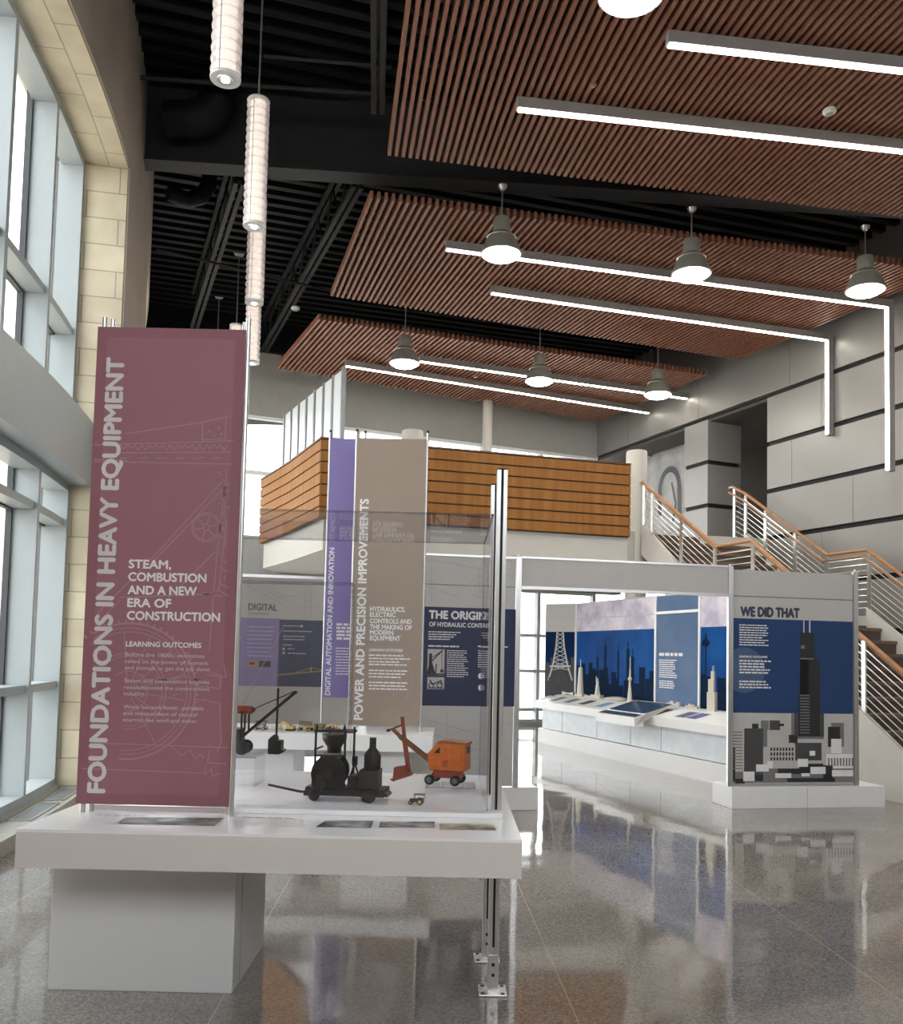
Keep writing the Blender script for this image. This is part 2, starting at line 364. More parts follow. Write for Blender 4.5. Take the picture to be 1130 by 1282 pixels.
w = MB(); w.arc(RI - 0.02, RI, TJ + 0.02, T2A - 0.02, 0, 8.05); w.arc(RI - 0.02, RI, T2A - 0.02, T2B + 0.02, HEAD + 0.01, 8.05); w.arc(RI - 0.02, RI, T2B + 0.02, 29.8, 0, 8.05); w.arc(RI - 0.02, RI, -19, TJ + 0.02, HEAD + 0.01, 8.05); w.arc(RI - 0.02, RI, -19, TW, 0, HEAD)
w.build('plaster_face', PLASTER, wl, recalc=True)
struct(MB().arc(26.5, 26.97, TW, TJ, 3.08, 3.70).arc(26.5, 26.97, T2A, T2B, 3.08, 3.70).build('trim_1', FRAME, recalc=True))          # white spandrel between the two window levels
struct(MB().arc(26.5, 26.80, TW, TJ, 0, 0.15).arc(26.5, 26.80, T2A, T2B, 0, 0.15).build('trim_2', M('grey_sill', (0.38, 0.37, 0.34), 0.4), recalc=True))
struct(MB().arc(26.80, 27.06, TW, TJ, 0.0, 0.12).build('trim_3', M('pale_border_strip', (0.42, 0.40, 0.35), 0.25, var=0.12, scale=30), recalc=True))
mw = math.degrees(0.033 / 26.7)
def bay(n, t0, t1, z0, z1, trans, last):
    root = struct(thing('window_%d' % n, pol(26.7, (t0 + t1) / 2, z0)))
    inv = Matrix.Translation(-Vector(root.location))
    f = MB(); f.arc(RF0, RF1, t0 - mw, t0 + mw, z0, z1)
    if last: f.arc(RF0, RF1, t1 - 2 * mw, t1, z0, z1)
    f.arc(RF0 + 0.02, RF1, t0 + mw, t1 - mw, z0, z0 + 0.07, 2); f.arc(RF0 + 0.02, RF1, t0 + mw, t1 - mw, z1 - 0.07, z1, 2)
    for z in trans: f.arc(RF0 + 0.02, RF1 - 0.03, t0 + mw, t1 - mw, z - 0.035, z + 0.035, 2)
    o = f.build('frame', FRAME, root, recalc=True); o.matrix_parent_inverse = inv
    g = MB(); g.arc(RF0 - 0.012, RF0 + 0.0, t0, t1, z0, z1, 2); o = g.build('pane', GLASS, root, recalc=True); o.matrix_parent_inverse = inv
    g = MB()
    for t in (t0 + mw, t1 - mw - 0.06): g.arc(RF0 - 0.02, RF0 + 0.03, t, t + 0.06, z0, z1, 1)
    for z in trans: g.arc(RF0 - 0.02, RF0 + 0.03, t0 + mw, t1 - mw, z - 0.05, z - 0.035, 2)
    o = g.build('gasket', M('dark_gasket', (0.05, 0.055, 0.06), 0.6), root, recalc=True); o.matrix_parent_inverse = inv
wn = 0
for k in range(NB):
    t1 = TJ - k * STEP; t0 = t1 - STEP
    wn += 1; bay(wn, t0, t1, 3.70, HEAD, (4.60,), k == 0)
    wn += 1; bay(wn, t0, t1, 0.15, 3.08, (2.70, 1.12), k == 0)

for k in range(6):
    t1 = T2B - k * STEP; t0 = t1 - STEP
    wn += 1; bay(wn, t0, t1, 3.70, HEAD, (4.60,), k == 0)
    wn += 1; bay(wn, t0, t1, 0.15, 3.08, (2.70, 1.12), k == 0)

# right wall: grey metal panels in courses with black reveals
WA = R(22.5); WP = 10.83
WT = Vector((-S_(WA), C_(WA), 0)); WN = Vector((-C_(WA), -S_(WA), 0))
def rw(s, d, z): p = Vector((WP * C_(WA), WP * S_(WA), z)) + WT * s + WN * d; return tuple(p)
def rwbox(mb, s0, s1, d0, d1, z0, z1):
    return mb.hexa([rw(s0, d0, z0), rw(s0, d1, z0), rw(s1, d1, z0), rw(s1, d0, z0), rw(s0, d0, z1), rw(s0, d1, z1), rw(s1, d1, z1), rw(s1, d0, z1)])
SOP, SP0, SP1, SEND = 12.13, 13.75, 14.42, 17.72
ZC = [0.0, 1.15, 1.98, 2.78, 3.60, 4.40, 5.22, 6.07]
w = MB()
rwbox(w, -10, SOP, -0.35, -0.05, 0, 8.05); rwbox(w, SOP, SEND + 0.6, -0.35, -0.05, 6.07, 8.05)
wr = struct(w.build('wall_right', BLACKREV, recalc=True))
w = MB()
for c, (z0, z1) in enumerate(zip(ZC, ZC[1:])):
    s = -10 + (0.0, 1.27, 0.65)[c % 3]
    cuts = [-10] + [x for x in [s + 1.9 * k for k in range(1, 14)] if x < SOP - 0.3] + [SOP]
    for a, b in zip(cuts, cuts[1:]): rwbox(w, a + 0.004, b - 0.004, -0.05, 0, z0 + 0.04, z1 - 0.04)
cuts = [-10 + 2.4 * k for k in range(12)] + [SEND]
for a, b in zip(cuts, cuts[1:]): rwbox(w, a + 0.004, b - 0.004, -0.05, 0, 6.11, 8.05)
w.build('cladding', PANEL, wr, recalc=True)
w = MB(); rwbox(w, SOP, SEND + 0.5, -2.4, -0.06, 6.0, 6.06); struct(w.build('ceiling_recess', M('dark_soffit', (0.07, 0.065, 0.06), 0.8), recalc=True))
w = MB(); rwbox(w, SOP - 0.3, SEND + 0.6, -2.6, -2.4, 0, 6.06); struct(w.build('wall_hall', DARKHALL, recalc=True))
w = MB(); rwbox(w, SOP - 0.3, SOP, -2.4, -0.06, 0, 6.06); struct(w.build('wall_hall_near', DARKHALL, recalc=True))
w = MB(); rwbox(w, SP0, SP1, -0.75, -0.05, 3.4, 6.0); wp = struct(w.build('pillar_clad', BLACKREV, recalc=True))
w = MB()
for z0, z1 in zip(ZC[4:], ZC[5:]): rwbox(w, SP0 - 0.04, SP1, -0.78, 0.0, z0 + 0.04, z1 - 0.04)
w.build('cladding', PANEL, wp, recalc=True)
# picture wall in the recess beyond the pillar
w = MB(); rwbox(w, SP1 - 0.1, SEND + 0.5, -0.85, -0.75, 3.4, 6.0); pw = struct(w.build('wall_picture', M('grey_picture_wall', (0.33, 0.33, 0.34), 0.7, var=0.35, scale=2.5), recalc=True))

# back wall: grey above, glazed below, two levels
BA = R(23.4); BU = Vector((-C_(BA), -S_(BA), 0)); BN = Vector((S_(BA), -C_(BA), 0)); B0 = Vector((3.34, 20.49, 0))
def bw(u, d, z): return tuple(B0 + BU * u + BN * d + Vector((0, 0, z)))
def bwbox(mb, u0, u1, d0, d1, z0, z1):
    return mb.hexa([bw(u0, d0, z0), bw(u0, d1, z0), bw(u1, d1, z0), bw(u1, d0, z0), bw(u0, d0, z1), bw(u0, d1, z1), bw(u1, d1, z1), bw(u1, d0, z1)])
UE = 11.6
w = MB(); bwbox(w, -0.6, UE, -0.3, 0, 6.07, 7.32); bwbox(w, -0.6, UE, -0.3, 0, 2.95, 3.65); wb = struct(w.build('wall_back', GREYWALL, recalc=True))
w = MB(); bwbox(w, -0.6, UE, -0.3, 0, 0, 0.06); w.build('low_sill_wall', OFFWHITE, wb, recalc=True)
w = MB(); bwbox(w, -0.6, UE, -0.3, 0.12, 7.32, 8.05); struct(w.build('wall_back_upper', BLACK, recalc=True))
def bbay(n, u0, u1, z0, z1, trans):
    root = struct(thing('window_%d' % n, bw((u0 + u1) / 2, 0, z0))); inv = Matrix.Translation(-Vector(root.location)); f = MB()
    bwbox(f, u0 - 0.04, u0 + 0.04, -0.16, -0.02, z0, z1); bwbox(f, u0 + 0.04, u1 - 0.04, -0.15, -0.04, z0, z0 + 0.06); bwbox(f, u0 + 0.04, u1 - 0.04, -0.15, -0.04, z1 - 0.06, z1)
    for z in trans: bwbox(f, u0 + 0.04, u1 - 0.04, -0.15, -0.04, z - 0.035, z + 0.035)
    o = f.build('frame', M('grey_green_frame', (0.72, 0.76, 0.76), 0.5), root, recalc=True); o.matrix_parent_inverse = inv
    g = MB(); bwbox(g, u0, u1, -0.10, -0.09, z0, z1); o = g.build('pane', GLASS, root, recalc=True); o.matrix_parent_inverse = inv
nb = 8
for k in range(nb):
    u0 = 0.1 + k * 1.42; u1 = u0 + 1.42
    wn += 1; bbay(wn, u0, u1, 3.65, 6.07, (4.95,))
    wn += 1; bbay(wn, u0, u1, 0.06, 2.95, (0.33, 1.17, 1.95))

# the wall behind the viewer closes the hall
F0, FZ = 4.0, 6.8
w = MB().box(-6, 16, -5.2, -4.9, FZ, 8.05); w.box(-3.2, 12.8, -5.2, -4.9, 0, F0); w.box(-6, -3.2, -5.2, -4.9, 0, FZ); w.box(12.8, 16, -5.2, -4.9, 0, FZ)
struct(w.build('wall_front', OFFWHITE))
for k in range(8):  # unseen high windows, added to give front-facing surfaces fill light
    x0 = -3.2 + 2 * k; wn += 1; root = struct(thing('window_%d' % wn, (x0 + 1, -5.05, 0)))
    f = MB().box(-1, -0.94, -0.08, 0.08, F0, FZ); f.box(0.94, 1, -0.08, 0.08, F0, FZ)
    for z in (F0, FZ - 0.08): f.box(-0.94, 0.94, -0.06, 0.06, z, z + 0.08)
    f.build('frame', FRAME, root); MB().quad((-0.94, 0, F0 + 0.08), (0.94, 0, F0 + 0.08), (0.94, 0, FZ - 0.08), (-0.94, 0, FZ - 0.08)).build('pane', GLASS, root)

# black roof deck with ribs
w = MB(); w.prism(hall_outline(26.55), 8.05, 8.25, 'z')
ce = struct(w.build('ceiling', BLACK, recalc=True))
w = MB(); a = R(17)
for k in range(105):
    y = -4 + k * 0.26; c = Vector((-2 + 0, y, 7.98)); d = Vector((C_(a), S_(a), 0))
    t = -6.0
    while (Vector((c.x, c.y)) + Vector((d.x, d.y)) * t - CC).length < 27.0: t += 0.1
    w.bar(c + d * t, c + d * 15, 0.10, 0.14)
w.build('deck_rib', M('black_deck', (0.005, 0.0055, 0.007), 0.6, var=0.2, spec=0.3), ce)

# ------------------------------------------------------------------ roof steel, pipes, ducts
def beam(name, a, b, h, wd, mat, label, cat):
    o = MB(); a = Vector(a); b = Vector(b)
    o.bar(a + Vector((0, 0, 0.012)), b + Vector((0, 0, 0.012)), wd, 0.024); o.bar(a + Vector((0, 0, h)), b + Vector((0, 0, h)), wd, 0.024); o.bar(a + Vector((0, 0, h / 2)), b + Vector((0, 0, h / 2)), 0.02, h - 0.03)
    tag(o.build(name, mat), label, cat)
pa = onZ(182, 203, 7.0); pb = onZ(1110, 266, 7.0); pa.y += 0.06
dirb = (pb - pa).normalized()
beam('roof_beam', pa - dirb * 0.1, pa + dirb * 11.0, 0.95, 0.26, DARKSTEEL, 'long dark grey steel roof beam carrying the nearer row of bell lights', 'beam')
pc = onZ(420, 388, 7.0); pd = onZ(850, 425, 7.0); dirb = (pd - pc).normalized()
c1 = Vector((-1.95, 13.45, 7.0)); d1 = Vector((6.6, 2.38, 0)).normalized()
beam('roof_beam', c1 + d1 * 0.5, c1 + d1 * 7.0, 0.95, 0.22, BLACK, 'black steel roof beam in the gap between the two farther slatted ceiling panels', 'beam')
def joist(a, b, label):
    a = Vector(a); b = Vector(b); o = MB(); d = (b - a).normalized(); sd = d.cross(Vector((0, 0, 1)))
    for q in (-0.045, 0.045):
        o.bar(a + sd * q, b + sd * q, 0.055, 0.06); o.bar(a + sd * q + Vector((0, 0, 0.62)), b + sd * q + Vector((0, 0, 0.62)), 0.055, 0.06)
    n = int((b - a).length / 0.45); up = Vector((0, 0, 0.62))
    for k in range(n):
        p = a + (b - a) * (k / n); q = a + (b - a) * ((k + 1) / n)
        if k % 2: p, q = p + up, q
        else: q = q + up
        o.cyl(p, q, 0.014, n=6)
    tag(o.build('open_web_joist', DARKSTEEL), label, 'joist')
joist(onZ(300, 228, 7.25), onZ(243, 410, 7.25), 'dark open web steel joist nearest the window wall')
joist(onZ(448, 232, 7.25), onZ(330, 440, 7.25), 'dark open web steel joist beside the slatted ceiling panels')
joist(onZ(474, -30, 7.25), onZ(473, 140, 7.25), 'dark steel joist left of the nearest slatted ceiling panel')
def pipe(pts, r, label):
    o = MB(); o.tube(pts, r, 8); tag(o.build('ceiling_pipe', DARKSTEEL), label, 'pipe')
pipe([onZ(172, 97, 7.6), onZ(480, 118, 7.6)], 0.025, 'thin dark pipe running under the black roof from the top of the window wall')
pipe([onZ(330, 70, 7.5), onZ(490, 84, 7.5)], 0.02, 'thin dark pipe above the top pendant light')
pipe([onZ(196, 312, 7.15), onZ(420, 366, 7.15)], 0.02, 'thin dark pipe crossing below both roof joists')
def duct(p, r, label):
    o = MB(); o.tube(p, r, 18); tag(o.build('air_duct', M('black_duct', (0.006, 0.006, 0.009), 0.6, spec=0.2), None), label, 'duct')
q0 = onZ(188, 150, 7.4) + Vector((0.2, 0, 0)); q1 = onZ(238, 150, 7.4); q2 = onZ(262, 172, 7.4)
duct([q0, q1, q1 + Vector((0.2, 0.0, 0.06)), q1 + Vector((0.3, 0, 0.2)), q1 + Vector((0.32, 0, 0.5))], 0.20, 'fat black air duct elbow above the roof beam by the window wall')
q0 = onZ(196, 241, 7.35) + Vector((0.15, 0, 0)); q1 = onZ(235, 250, 7.35)
duct([q0, q1, q1 + Vector((0.16, 0, 0.04)), q1 + Vector((0.27, 0, 0.2)), q1 + Vector((0.28, 0, 0.5))], 0.10, 'thinner black air duct elbow below the roof beam by the window wall')

# ------------------------------------------------------------------ slatted wooden ceiling panels
def cloud(NL, NR, FL, FR, z, label):
    NL, NR, FL, FR = [Vector(p) for p in (NL, NR, FL, FR)]
    root = thing('slatted_ceiling_panel', (NL.x, NL.y, z), 0, label, 'ceiling panel', 'suspended wooden slat ceiling panels')
    o = MB(); n = int((NR - NL).length / 0.085); L = lambda p, zz: (p.x - NL.x, p.y - NL.y, zz)
    for k in range(n + 1):
        a = NL.lerp(NR, k / n); b = FL.lerp(FR, k / n)
        o.bar(L(a, 0.045), L(b, 0.045), 0.036, 0.09)
    i = 0
    uvw = lambda q, nn: (q.x * 0.3 + q.y, q.x * 3 + q.z)
    o.build('slats', SLAT, root, uvfn=uvw)
    o = MB()
    for t in (0.12, 0.5, 0.88):
        a = NL.lerp(FL, t); b = NR.lerp(FR, t); o.bar(L(a, 0.12), L(b, 0.12), 0.04, 0.05)
    o.build('support_rail', BLACK, root)
    for t in (0.15, 0.85):
        for s in (0.1, 0.5, 0.9):
            p = NL.lerp(FL, t).lerp(NR.lerp(FR, t), s); MB().cyl(L(p, 0.14), L(p, 8.0 - z), 0.006, n=6).build('hanger', DARKSTEEL, root)
ZS = 6.7
cloud((0.30, 1.5), (9.2, 2.3), (-0.758, 9.182), (6.84, 10.545), ZS, 'nearest slatted wooden ceiling panel, with the white smoke detector')
cloud((-1.02, 10.075), (6.42, 11.66), (-1.858, 12.972), (4.87, 15.38), ZS, 'middle slatted wooden ceiling panel, behind the nearer row of bell lights')
cloud((-2.169, 13.91), (4.55, 16.25), (-3.322, 16.461), (3.15, 19.68), ZS, 'farthest slatted wooden ceiling panel, reaching the grey back wall')

# ------------------------------------------------------------------ linear LED lights
def strip(p0, p1, label, drop=None):
    p0 = Vector(p0); p1 = Vector(p1); d = (p1 - p0); d.z = 0; L = d.length; yaw = math.atan2(d.y, d.x)
    root = thing('linear_light', (p0.x, p0.y, p0.z), yaw, label, 'ceiling light', 'linear lights under the slatted ceiling')
    h = MB(); h.box(0, L, -0.038, 0.038, 0.012, 0.115)
    le = MB(); le.box(0.012, L - (0.012 if drop is None else 0.045), -0.030, 0.030, 0.0, 0.0119)
    if drop:
        h.box(L, L + 0.09, -0.038, 0.038, p0.z * 0 - drop, 0.115)
        le.box(L - 0.014, L - 0.0005, -0.030, 0.030, -drop + 0.02, 0.0)
    h.build('housing', HOUSING, root); le.build('lens', LED, root)
    if drop is None or True:
        e = MB(); e.box(-0.006, -0.0005, -0.036, 0.036, 0.014, 0.113); e.build('end_cap', M('pale_end_cap', (0.3, 0.29, 0.27), 0.4), root)
ZL = 6.56
k = (ZL - EYE) / 5.0
P = lambda x, y: (x * k, y * k, ZL)
strip(P(1.66, 7.10), (8.2, 8.02, ZL), 'nearest long linear ceiling light, topmost in the frame')
strip(P(0.50, 8.02), (7.75, 9.15, ZL), 'second nearest long linear ceiling light, above the nearer row of bell lights')
c = onZ(1110, 386, ZL); strip(P(-0.17, 10.93), c, 'linear ceiling light that turns down the metal wall beside the frame edge', drop=c.z - onY(1109, 590, c.y).z)
c = onZ(1035, 427, ZL); strip(P(0.45, 12.26), c, 'linear ceiling light that turns down the metal wall in a short drop', drop=c.z - onY(1033, 545, c.y).z)
strip(P(-1.955, 15.60), onZ(812, 518, ZL), 'farthest linear ceiling light, nearest the back wall')
strip(P(-0.644, 15.26), onZ(860, 500, ZL), 'linear ceiling light behind the farther row of bell lights')

# ------------------------------------------------------------------ bell pendant lights
def bell(P, canz, label, group):
    root = thing('bell_pendant_light', P, 0, label, 'pendant light', group)
    MB().lathe([(0.236, 0.02), (0.242, 0.03), (0.235, 0.05), (0.205, 0.13), (0.165, 0.215), (0.118, 0.27), (0.100, 0.285), (0.100, 0.43), (0.09, 0.455), (0.0, 0.462)], n=36).build('bell_shade', DOME, root)
    MB().lathe([(0.0, -0.045), (0.09, -0.038), (0.17, -0.015), (0.222, 0.018), (0.225, 0.03), (0, 0.031)], n=36).build('lens', DOMELENS, root)
    MB().lathe([(0.171, 0.212), (0.176, 0.218), (0.165, 0.222)], n=30).build('trim_ring', ALU, root)
    MB().cyl((0, 0, 0.46), (0, 0, canz - P[2]), 0.008, n=8).build('rod', CORD, root)
    MB().lathe([(0, -0.06), (0.025, -0.055), (0.055, -0.02), (0.06, 0)], (0, 0, canz - P[2]), 20).build('canopy', ALU, root)
near = [((627, 321), 'bell pendant light above the aluminium posts, first of the nearer row'), ((865, 346), 'bell pendant light in the middle of the nearer row'), ((1083, 366), 'bell pendant light of the nearer row closest to the metal wall')]
for (px, py), lb in near:
    p = onZ(px, py, 6.15); bell(tuple(p), 7.0, lb, 'bell pendant lights, nearer row')
p = onZ(790, -3, 6.15); bell(tuple(p), 8.0, 'bell pendant light cut by the top edge, lens only in view', None)
far = [((506, 457), 'bell pendant light above the brown banner, farther row'), ((675, 479), 'bell pendant light in the middle of the farther row'), ((823, 496), 'bell pendant light of the farther row above the white column')]
for (px, py), lb in far:
    p = onZ(px, py, 6.0); bell(tuple(p), 7.0, lb, 'bell pendant lights, farther row')

# ------------------------------------------------------------------ scalloped cylinder pendants
def scallop(P, L, canz, label):
    root = thing('cylinder_pendant_light', P, 0, label, 'pendant light', 'scalloped cylinder pendants along the windows')
    MB().lathe([(0.066, 0.02), (0.068, 0.03), (0.068, L - 0.02), (0.0, L - 0.01)], n=28).build('diffuser', PENDGLOW, root)
    prof = []; n = 15; h = (L - 0.04) / n
    for k in range(n):
        for j in range(7): a = math.pi * j / 6; prof.append((0.073 + 0.035 * S_(a), 0.02 + h * k + h * (0.5 - 0.5 * C_(a))))
    glassm = PENDSHELL
    MB().lathe(prof, n=32).build('scalloped_shell', glassm, root)
    MB().lathe([(0.03, 0.0), (0.105, 0.0), (0.108, 0.012), (0.105, 0.022), (0.03, 0.022)], n=32).build('bottom_ring', M('pale_ring', (0.66, 0.68, 0.66), 0.3), root)
    MB().lathe([(0.046, -0.003), (0.060, -0.005), (0.062, 0.0)], n=24).build('spot_trim', ALU, root)
    MB().lathe([(0.0, -0.010), (0.028, -0.008), (0.03, 0.004)], n=20).build('spot_lens', SPOT, root)
    for a in (20, 140, 260):
        MB().cyl((0.104 * C_(R(a)), 0.104 * S_(R(a)), 0.02), (0.104 * C_(R(a)), 0.104 * S_(R(a)), L - 0.01), 0.0035, n=6).build('tie_rod', CORD, root)
    MB().lathe([(0.0, L - 0.02), (0.105, L - 0.02), (0.108, L - 0.008), (0.10, L + 0.004), (0.0, L + 0.006)], n=32).build('top_ring', M('pale_ring'), root)
    MB().cyl((0, 0, L), (0, 0, canz - P[2]), 0.009, n=8).build('stem', CORD, root)
    MB().lathe([(0, -0.04), (0.07, -0.03), (0.085, 0)], (0, 0, canz - P[2]), 20).build('canopy', OFFWHITE, root)
m = glass_mat('frosted_scallop', (1, 1, 1), gain=1.4)
nt = m.node_tree; df = nt.nodes.new('ShaderNodeBsdfTranslucent'); df.inputs[0].default_value = (0.86, 0.82, 0.84, 1)
d2 = nt.nodes.new('ShaderNodeBsdfDiffuse'); d2.inputs[0].default_value = (0.80, 0.77, 0.79, 1)
mA = nt.nodes.new('ShaderNodeMixShader'); nt.links.new(df.outputs[0], mA.inputs[1]); nt.links.new(d2.outputs[0], mA.inputs[2])
mB_ = nt.nodes.new('ShaderNodeMixShader'); mB_.inputs[0].default_value = 0.42
lastmix = [x for x in nt.nodes if x.type == 'MIX_SHADER' and x.outputs[0].links][0]
out = nt.nodes['Material Output']
src = out.inputs['Surface'].links[0].from_socket; nt.links.new(src, mB_.inputs[1]); nt.links.new(mA.outputs[0], mB_.inputs[2]); nt.links.new(mB_.outputs[0], out.inputs['Surface'])
PENDSHELL = m
for (px, py), lb in [((282, 100), 'nearest scalloped cylinder pendant, its top cut by the frame'), ((318, 284), 'second nearest scalloped cylinder pendant, seen whole on its long stem'), ((318, 380), 'third scalloped cylinder pendant, its upper half behind the second'), ((315, 455), 'fourth scalloped cylinder pendant, right beside the maroon banner top')]:
    p = onZ(px, py, 5.5); scallop(tuple(p), 1.24, 8.0, lb)
p = onY(296, 407, 14.4); scallop((p.x, p.y, p.z - 1.24), 1.24, 7.95, 'scalloped cylinder pendant hidden behind the maroon banner except its white top cap')
p = onY(272, 430, 16.2); scallop((p.x, p.y, p.z - 1.24), 1.24, 7.95, 'farthest cylinder pendant, only its thin stem showing above the maroon banner')

# detectors
def detector(P, r, label, mat=None):
    root = thing('smoke_detector', P, 0, label, 'detector')
    MB().lathe([(0.6 * r, -0.6 * r), (r * 0.95, -0.35 * r), (r, 0)], n=24).build('housing', mat or WHITE, root)
    MB().lathe([(0, -0.72 * r), (0.45 * r, -0.68 * r), (0.5 * r, -0.6 * r)], n=20).build('sensor', M('grey_sensor', (0.4, 0.4, 0.4)), root)
detector(tuple(onZ(1038, 138, ZS)), 0.065, 'white round smoke detector on the nearest slatted ceiling panel')
detector(tuple(onZ(370, 385, 7.21)), 0.075, 'white round detector under the roof joist left of the slatted panels')
detector(tuple(onZ(595, 470, ZS)), 0.06, 'small brown detector on the farthest slatted ceiling panel', SLAT)
detector(tuple(onZ(742, 106, ZS)), 0.035, 'tiny brown sprinkler cap on the nearest slatted ceiling panel', SLAT)

# floor grilles by the window
def vent(t0, t1, label):
    root = thing('floor_vent', pol(26.92, (t0 + t1) / 2, 0.12), 0, label, 'floor vent', 'metal floor vents along the windows'); inv = Matrix.Translation(-Vector(root.location))
    g = MB(); r0, r1 = 26.83, 27.01; z = 0.12; e = 0.05
    g.arc(r0, r0 + 0.02, t0, t1, z, z + 0.008); g.arc(r1 - 0.02, r1, t0, t1, z, z + 0.008); g.arc(r0, r1, t0, t0 + e, z, z + 0.008); g.arc(r0, r1, t1 - e, t1, z, z + 0.008)
    o = g.build('frame', ALU, root, recalc=True); o.matrix_parent_inverse = inv
    g = MB(); n = 13
    for k in range(n): a = r0 + 0.02 + (r1 - r0 - 0.04) * (k + 0.25) / n; g.arc(a, a + 0.008, t0 + e, t1 - e, z, z + 0.006)
    g.arc(r0, r1, t0, t1, z - 0.001, z + 0.001)
    o = g.build('grille', M('grey_grille', (0.32, 0.34, 0.35), 0.4, 0.5), root, recalc=True); o.matrix_parent_inverse = inv
vent(10.1, 11.6, 'metal floor vent at the stone jamb end of the windows')
vent(8.0, 9.8, 'metal floor vent beside the display table, nearer of the two')

# ================================================================== BALCONY AND STAIRS
K = Vector((-2.0, 13.33)); E_ = Vector((2.90, 14.70)); L1 = Vector((-2.80, 15.12)); L2 = Vector((-3.62, 16.76))
ZB0, ZB1 = 3.48, 4.67
path = [E_, K, L1, L2]
def inset(pts, d):
    out = []
    for i, p in enumerate(pts):
        a = (pts[i] - pts[i - 1]).normalized() if i else (pts[1] - pts[0]).normalized()
        b = (pts[i + 1] - pts[i]).normalized() if i < len(pts) - 1 else a
        na = Vector((a.y, -a.x)); nb_ = Vector((b.y, -b.x)); n = (na + nb_).normalized(); out.append(p + n * (d / max(0.3, n.dot(na))))
    return out
# rounded path at the left end
def ribbon(mb, pts, d0, d1, z0, z1):
    A = inset(pts, d0); B = inset(pts, d1)
    for i in range(len(pts) - 1):
        mb.hexa([(A[i].x, A[i].y, z0), (B[i].x, B[i].y, z0), (B[i + 1].x, B[i + 1].y, z0), (A[i + 1].x, A[i + 1].y, z0),
                 (A[i].x, A[i].y, z1), (B[i].x, B[i].y, z1), (B[i + 1].x, B[i + 1].y, z1), (A[i + 1].x, A[i + 1].y, z1)])
bal = thing('balcony', (0, 0, 0), 0, 'golden wood clad balcony front with dark horizontal grooves, above the exhibits', 'balcony')
nbd = 7; hb = (ZB1 - ZB0) / nbd
o = MB()
for i in range(nbd): ribbon(o, path, 0.0, 0.05, ZB0 + i * hb + 0.012, ZB0 + (i + 1) * hb - 0.012)
o.build('boards', OAK, bal, recalc=True)
o = MB(); ribbon(o, path, 0.03, 0.12, ZB0, ZB1 - 0.005); o.build('backing', OAKEDGE, bal, recalc=True)
o = MB(); ribbon(o, path, -0.01, 0.13, ZB1, ZB1 + 0.025); o.build('cap', M('dark_wood_cap', (0.11, 0.05, 0.02), 0.5), bal, recalc=True)
sl = [Vector((p.x, p.y)) for p in inset(path, 0.10)]
poly = [(p.x, p.y) for p in sl] + [(q[0], q[1]) for q in (bw(7.4, -0.0, 0), bw(-0.2, 0, 0))] + [rw(SEND, -0.7, 0)[:2], rw(SP1, -0.7, 0)[:2], rw(SP1 - 0.3, -2.4, 0)[:2], rw(SOP, -2.4, 0)[:2], rw(SOP + 0.05, 0, 0)[:2], (3.12, 14.95)]
struct(MB().prism(poly, 3.02, 3.60, 'z').build('floor_upper', OFFWHITE, recalc=True))
# frosted white screen along the left side of the balcony
sa = Vector((-1.72, 13.56)); sb = Vector((-3.18, 16.65)); sv = (sb - sa); yaw = math.atan2(sv.y, sv.x)
scr = thing('balcony_screen', (sa.x, sa.y, 3.6), yaw, 'tall white screen of frosted panels standing along the left side of the balcony', 'screen')
pl = Plane((sa.x, sa.y, 0), yaw); za = pl.uv(421, 470)[1] - 3.6; zb = pl.uv(349, 527)[1] - 3.6; LS = sv.length; npn = 7
for i in range(npn):
    a = LS * i / npn + 0.05; b = LS * (i + 1) / npn - 0.05; t0 = za + (zb - za) * i / npn; t1 = za + (zb - za) * (i + 1) / npn
    MB().hexa([(a, -0.01, 0), (b, -0.01, 0), (b, 0.01, 0), (a, 0.01, 0), (a, -0.01, t0), (b, -0.01, t1), (b, 0.01, t1), (a, 0.01, t0)]).build('screen_panel', M('frosted_white', (0.78, 0.80, 0.82), 0.4, var=0.02), scr, recalc=True)
for i in range(npn + 1):
    a = LS * i / npn; MB().box(a - 0.03, a + 0.03, -0.03, 0.03, 0, za + (zb - za) * i / npn + 0.02).build('post', M('grey_post', (0.30, 0.31, 0.33), 0.4, 0.3), scr)
def column(px, py, Y, r, z0, z1, label):
    p = onY(px, py, Y); root = thing('round_column', (p.x, p.y, z0), 0, label, 'column', 'white round columns')
    MB().lathe([(r, 0.0), (r, z1 - z0 - 0.03), (r - 0.01, z1 - z0)], n=32).build('shaft', OFFWHITE, root)
    MB().lathe([(r + 0.012, 0.0), (r + 0.012, 0.1), (r, 0.105)], n=32).build('base_ring', M('grey_base', (0.2, 0.2, 0.2), 0.5), root)
column(796, 640, 15.05, 0.175, 0, 4.98, 'thick white round column at the right end of the wooden balcony')
column(516, 560, 13.52, 0.165, 0, 4.86, 'thick white round column behind the brown banner, its top showing above')
column(610, 530, 18.3, 0.10, 3.6, 7.95, 'slim white round column rising behind the wooden balcony to the ceiling')

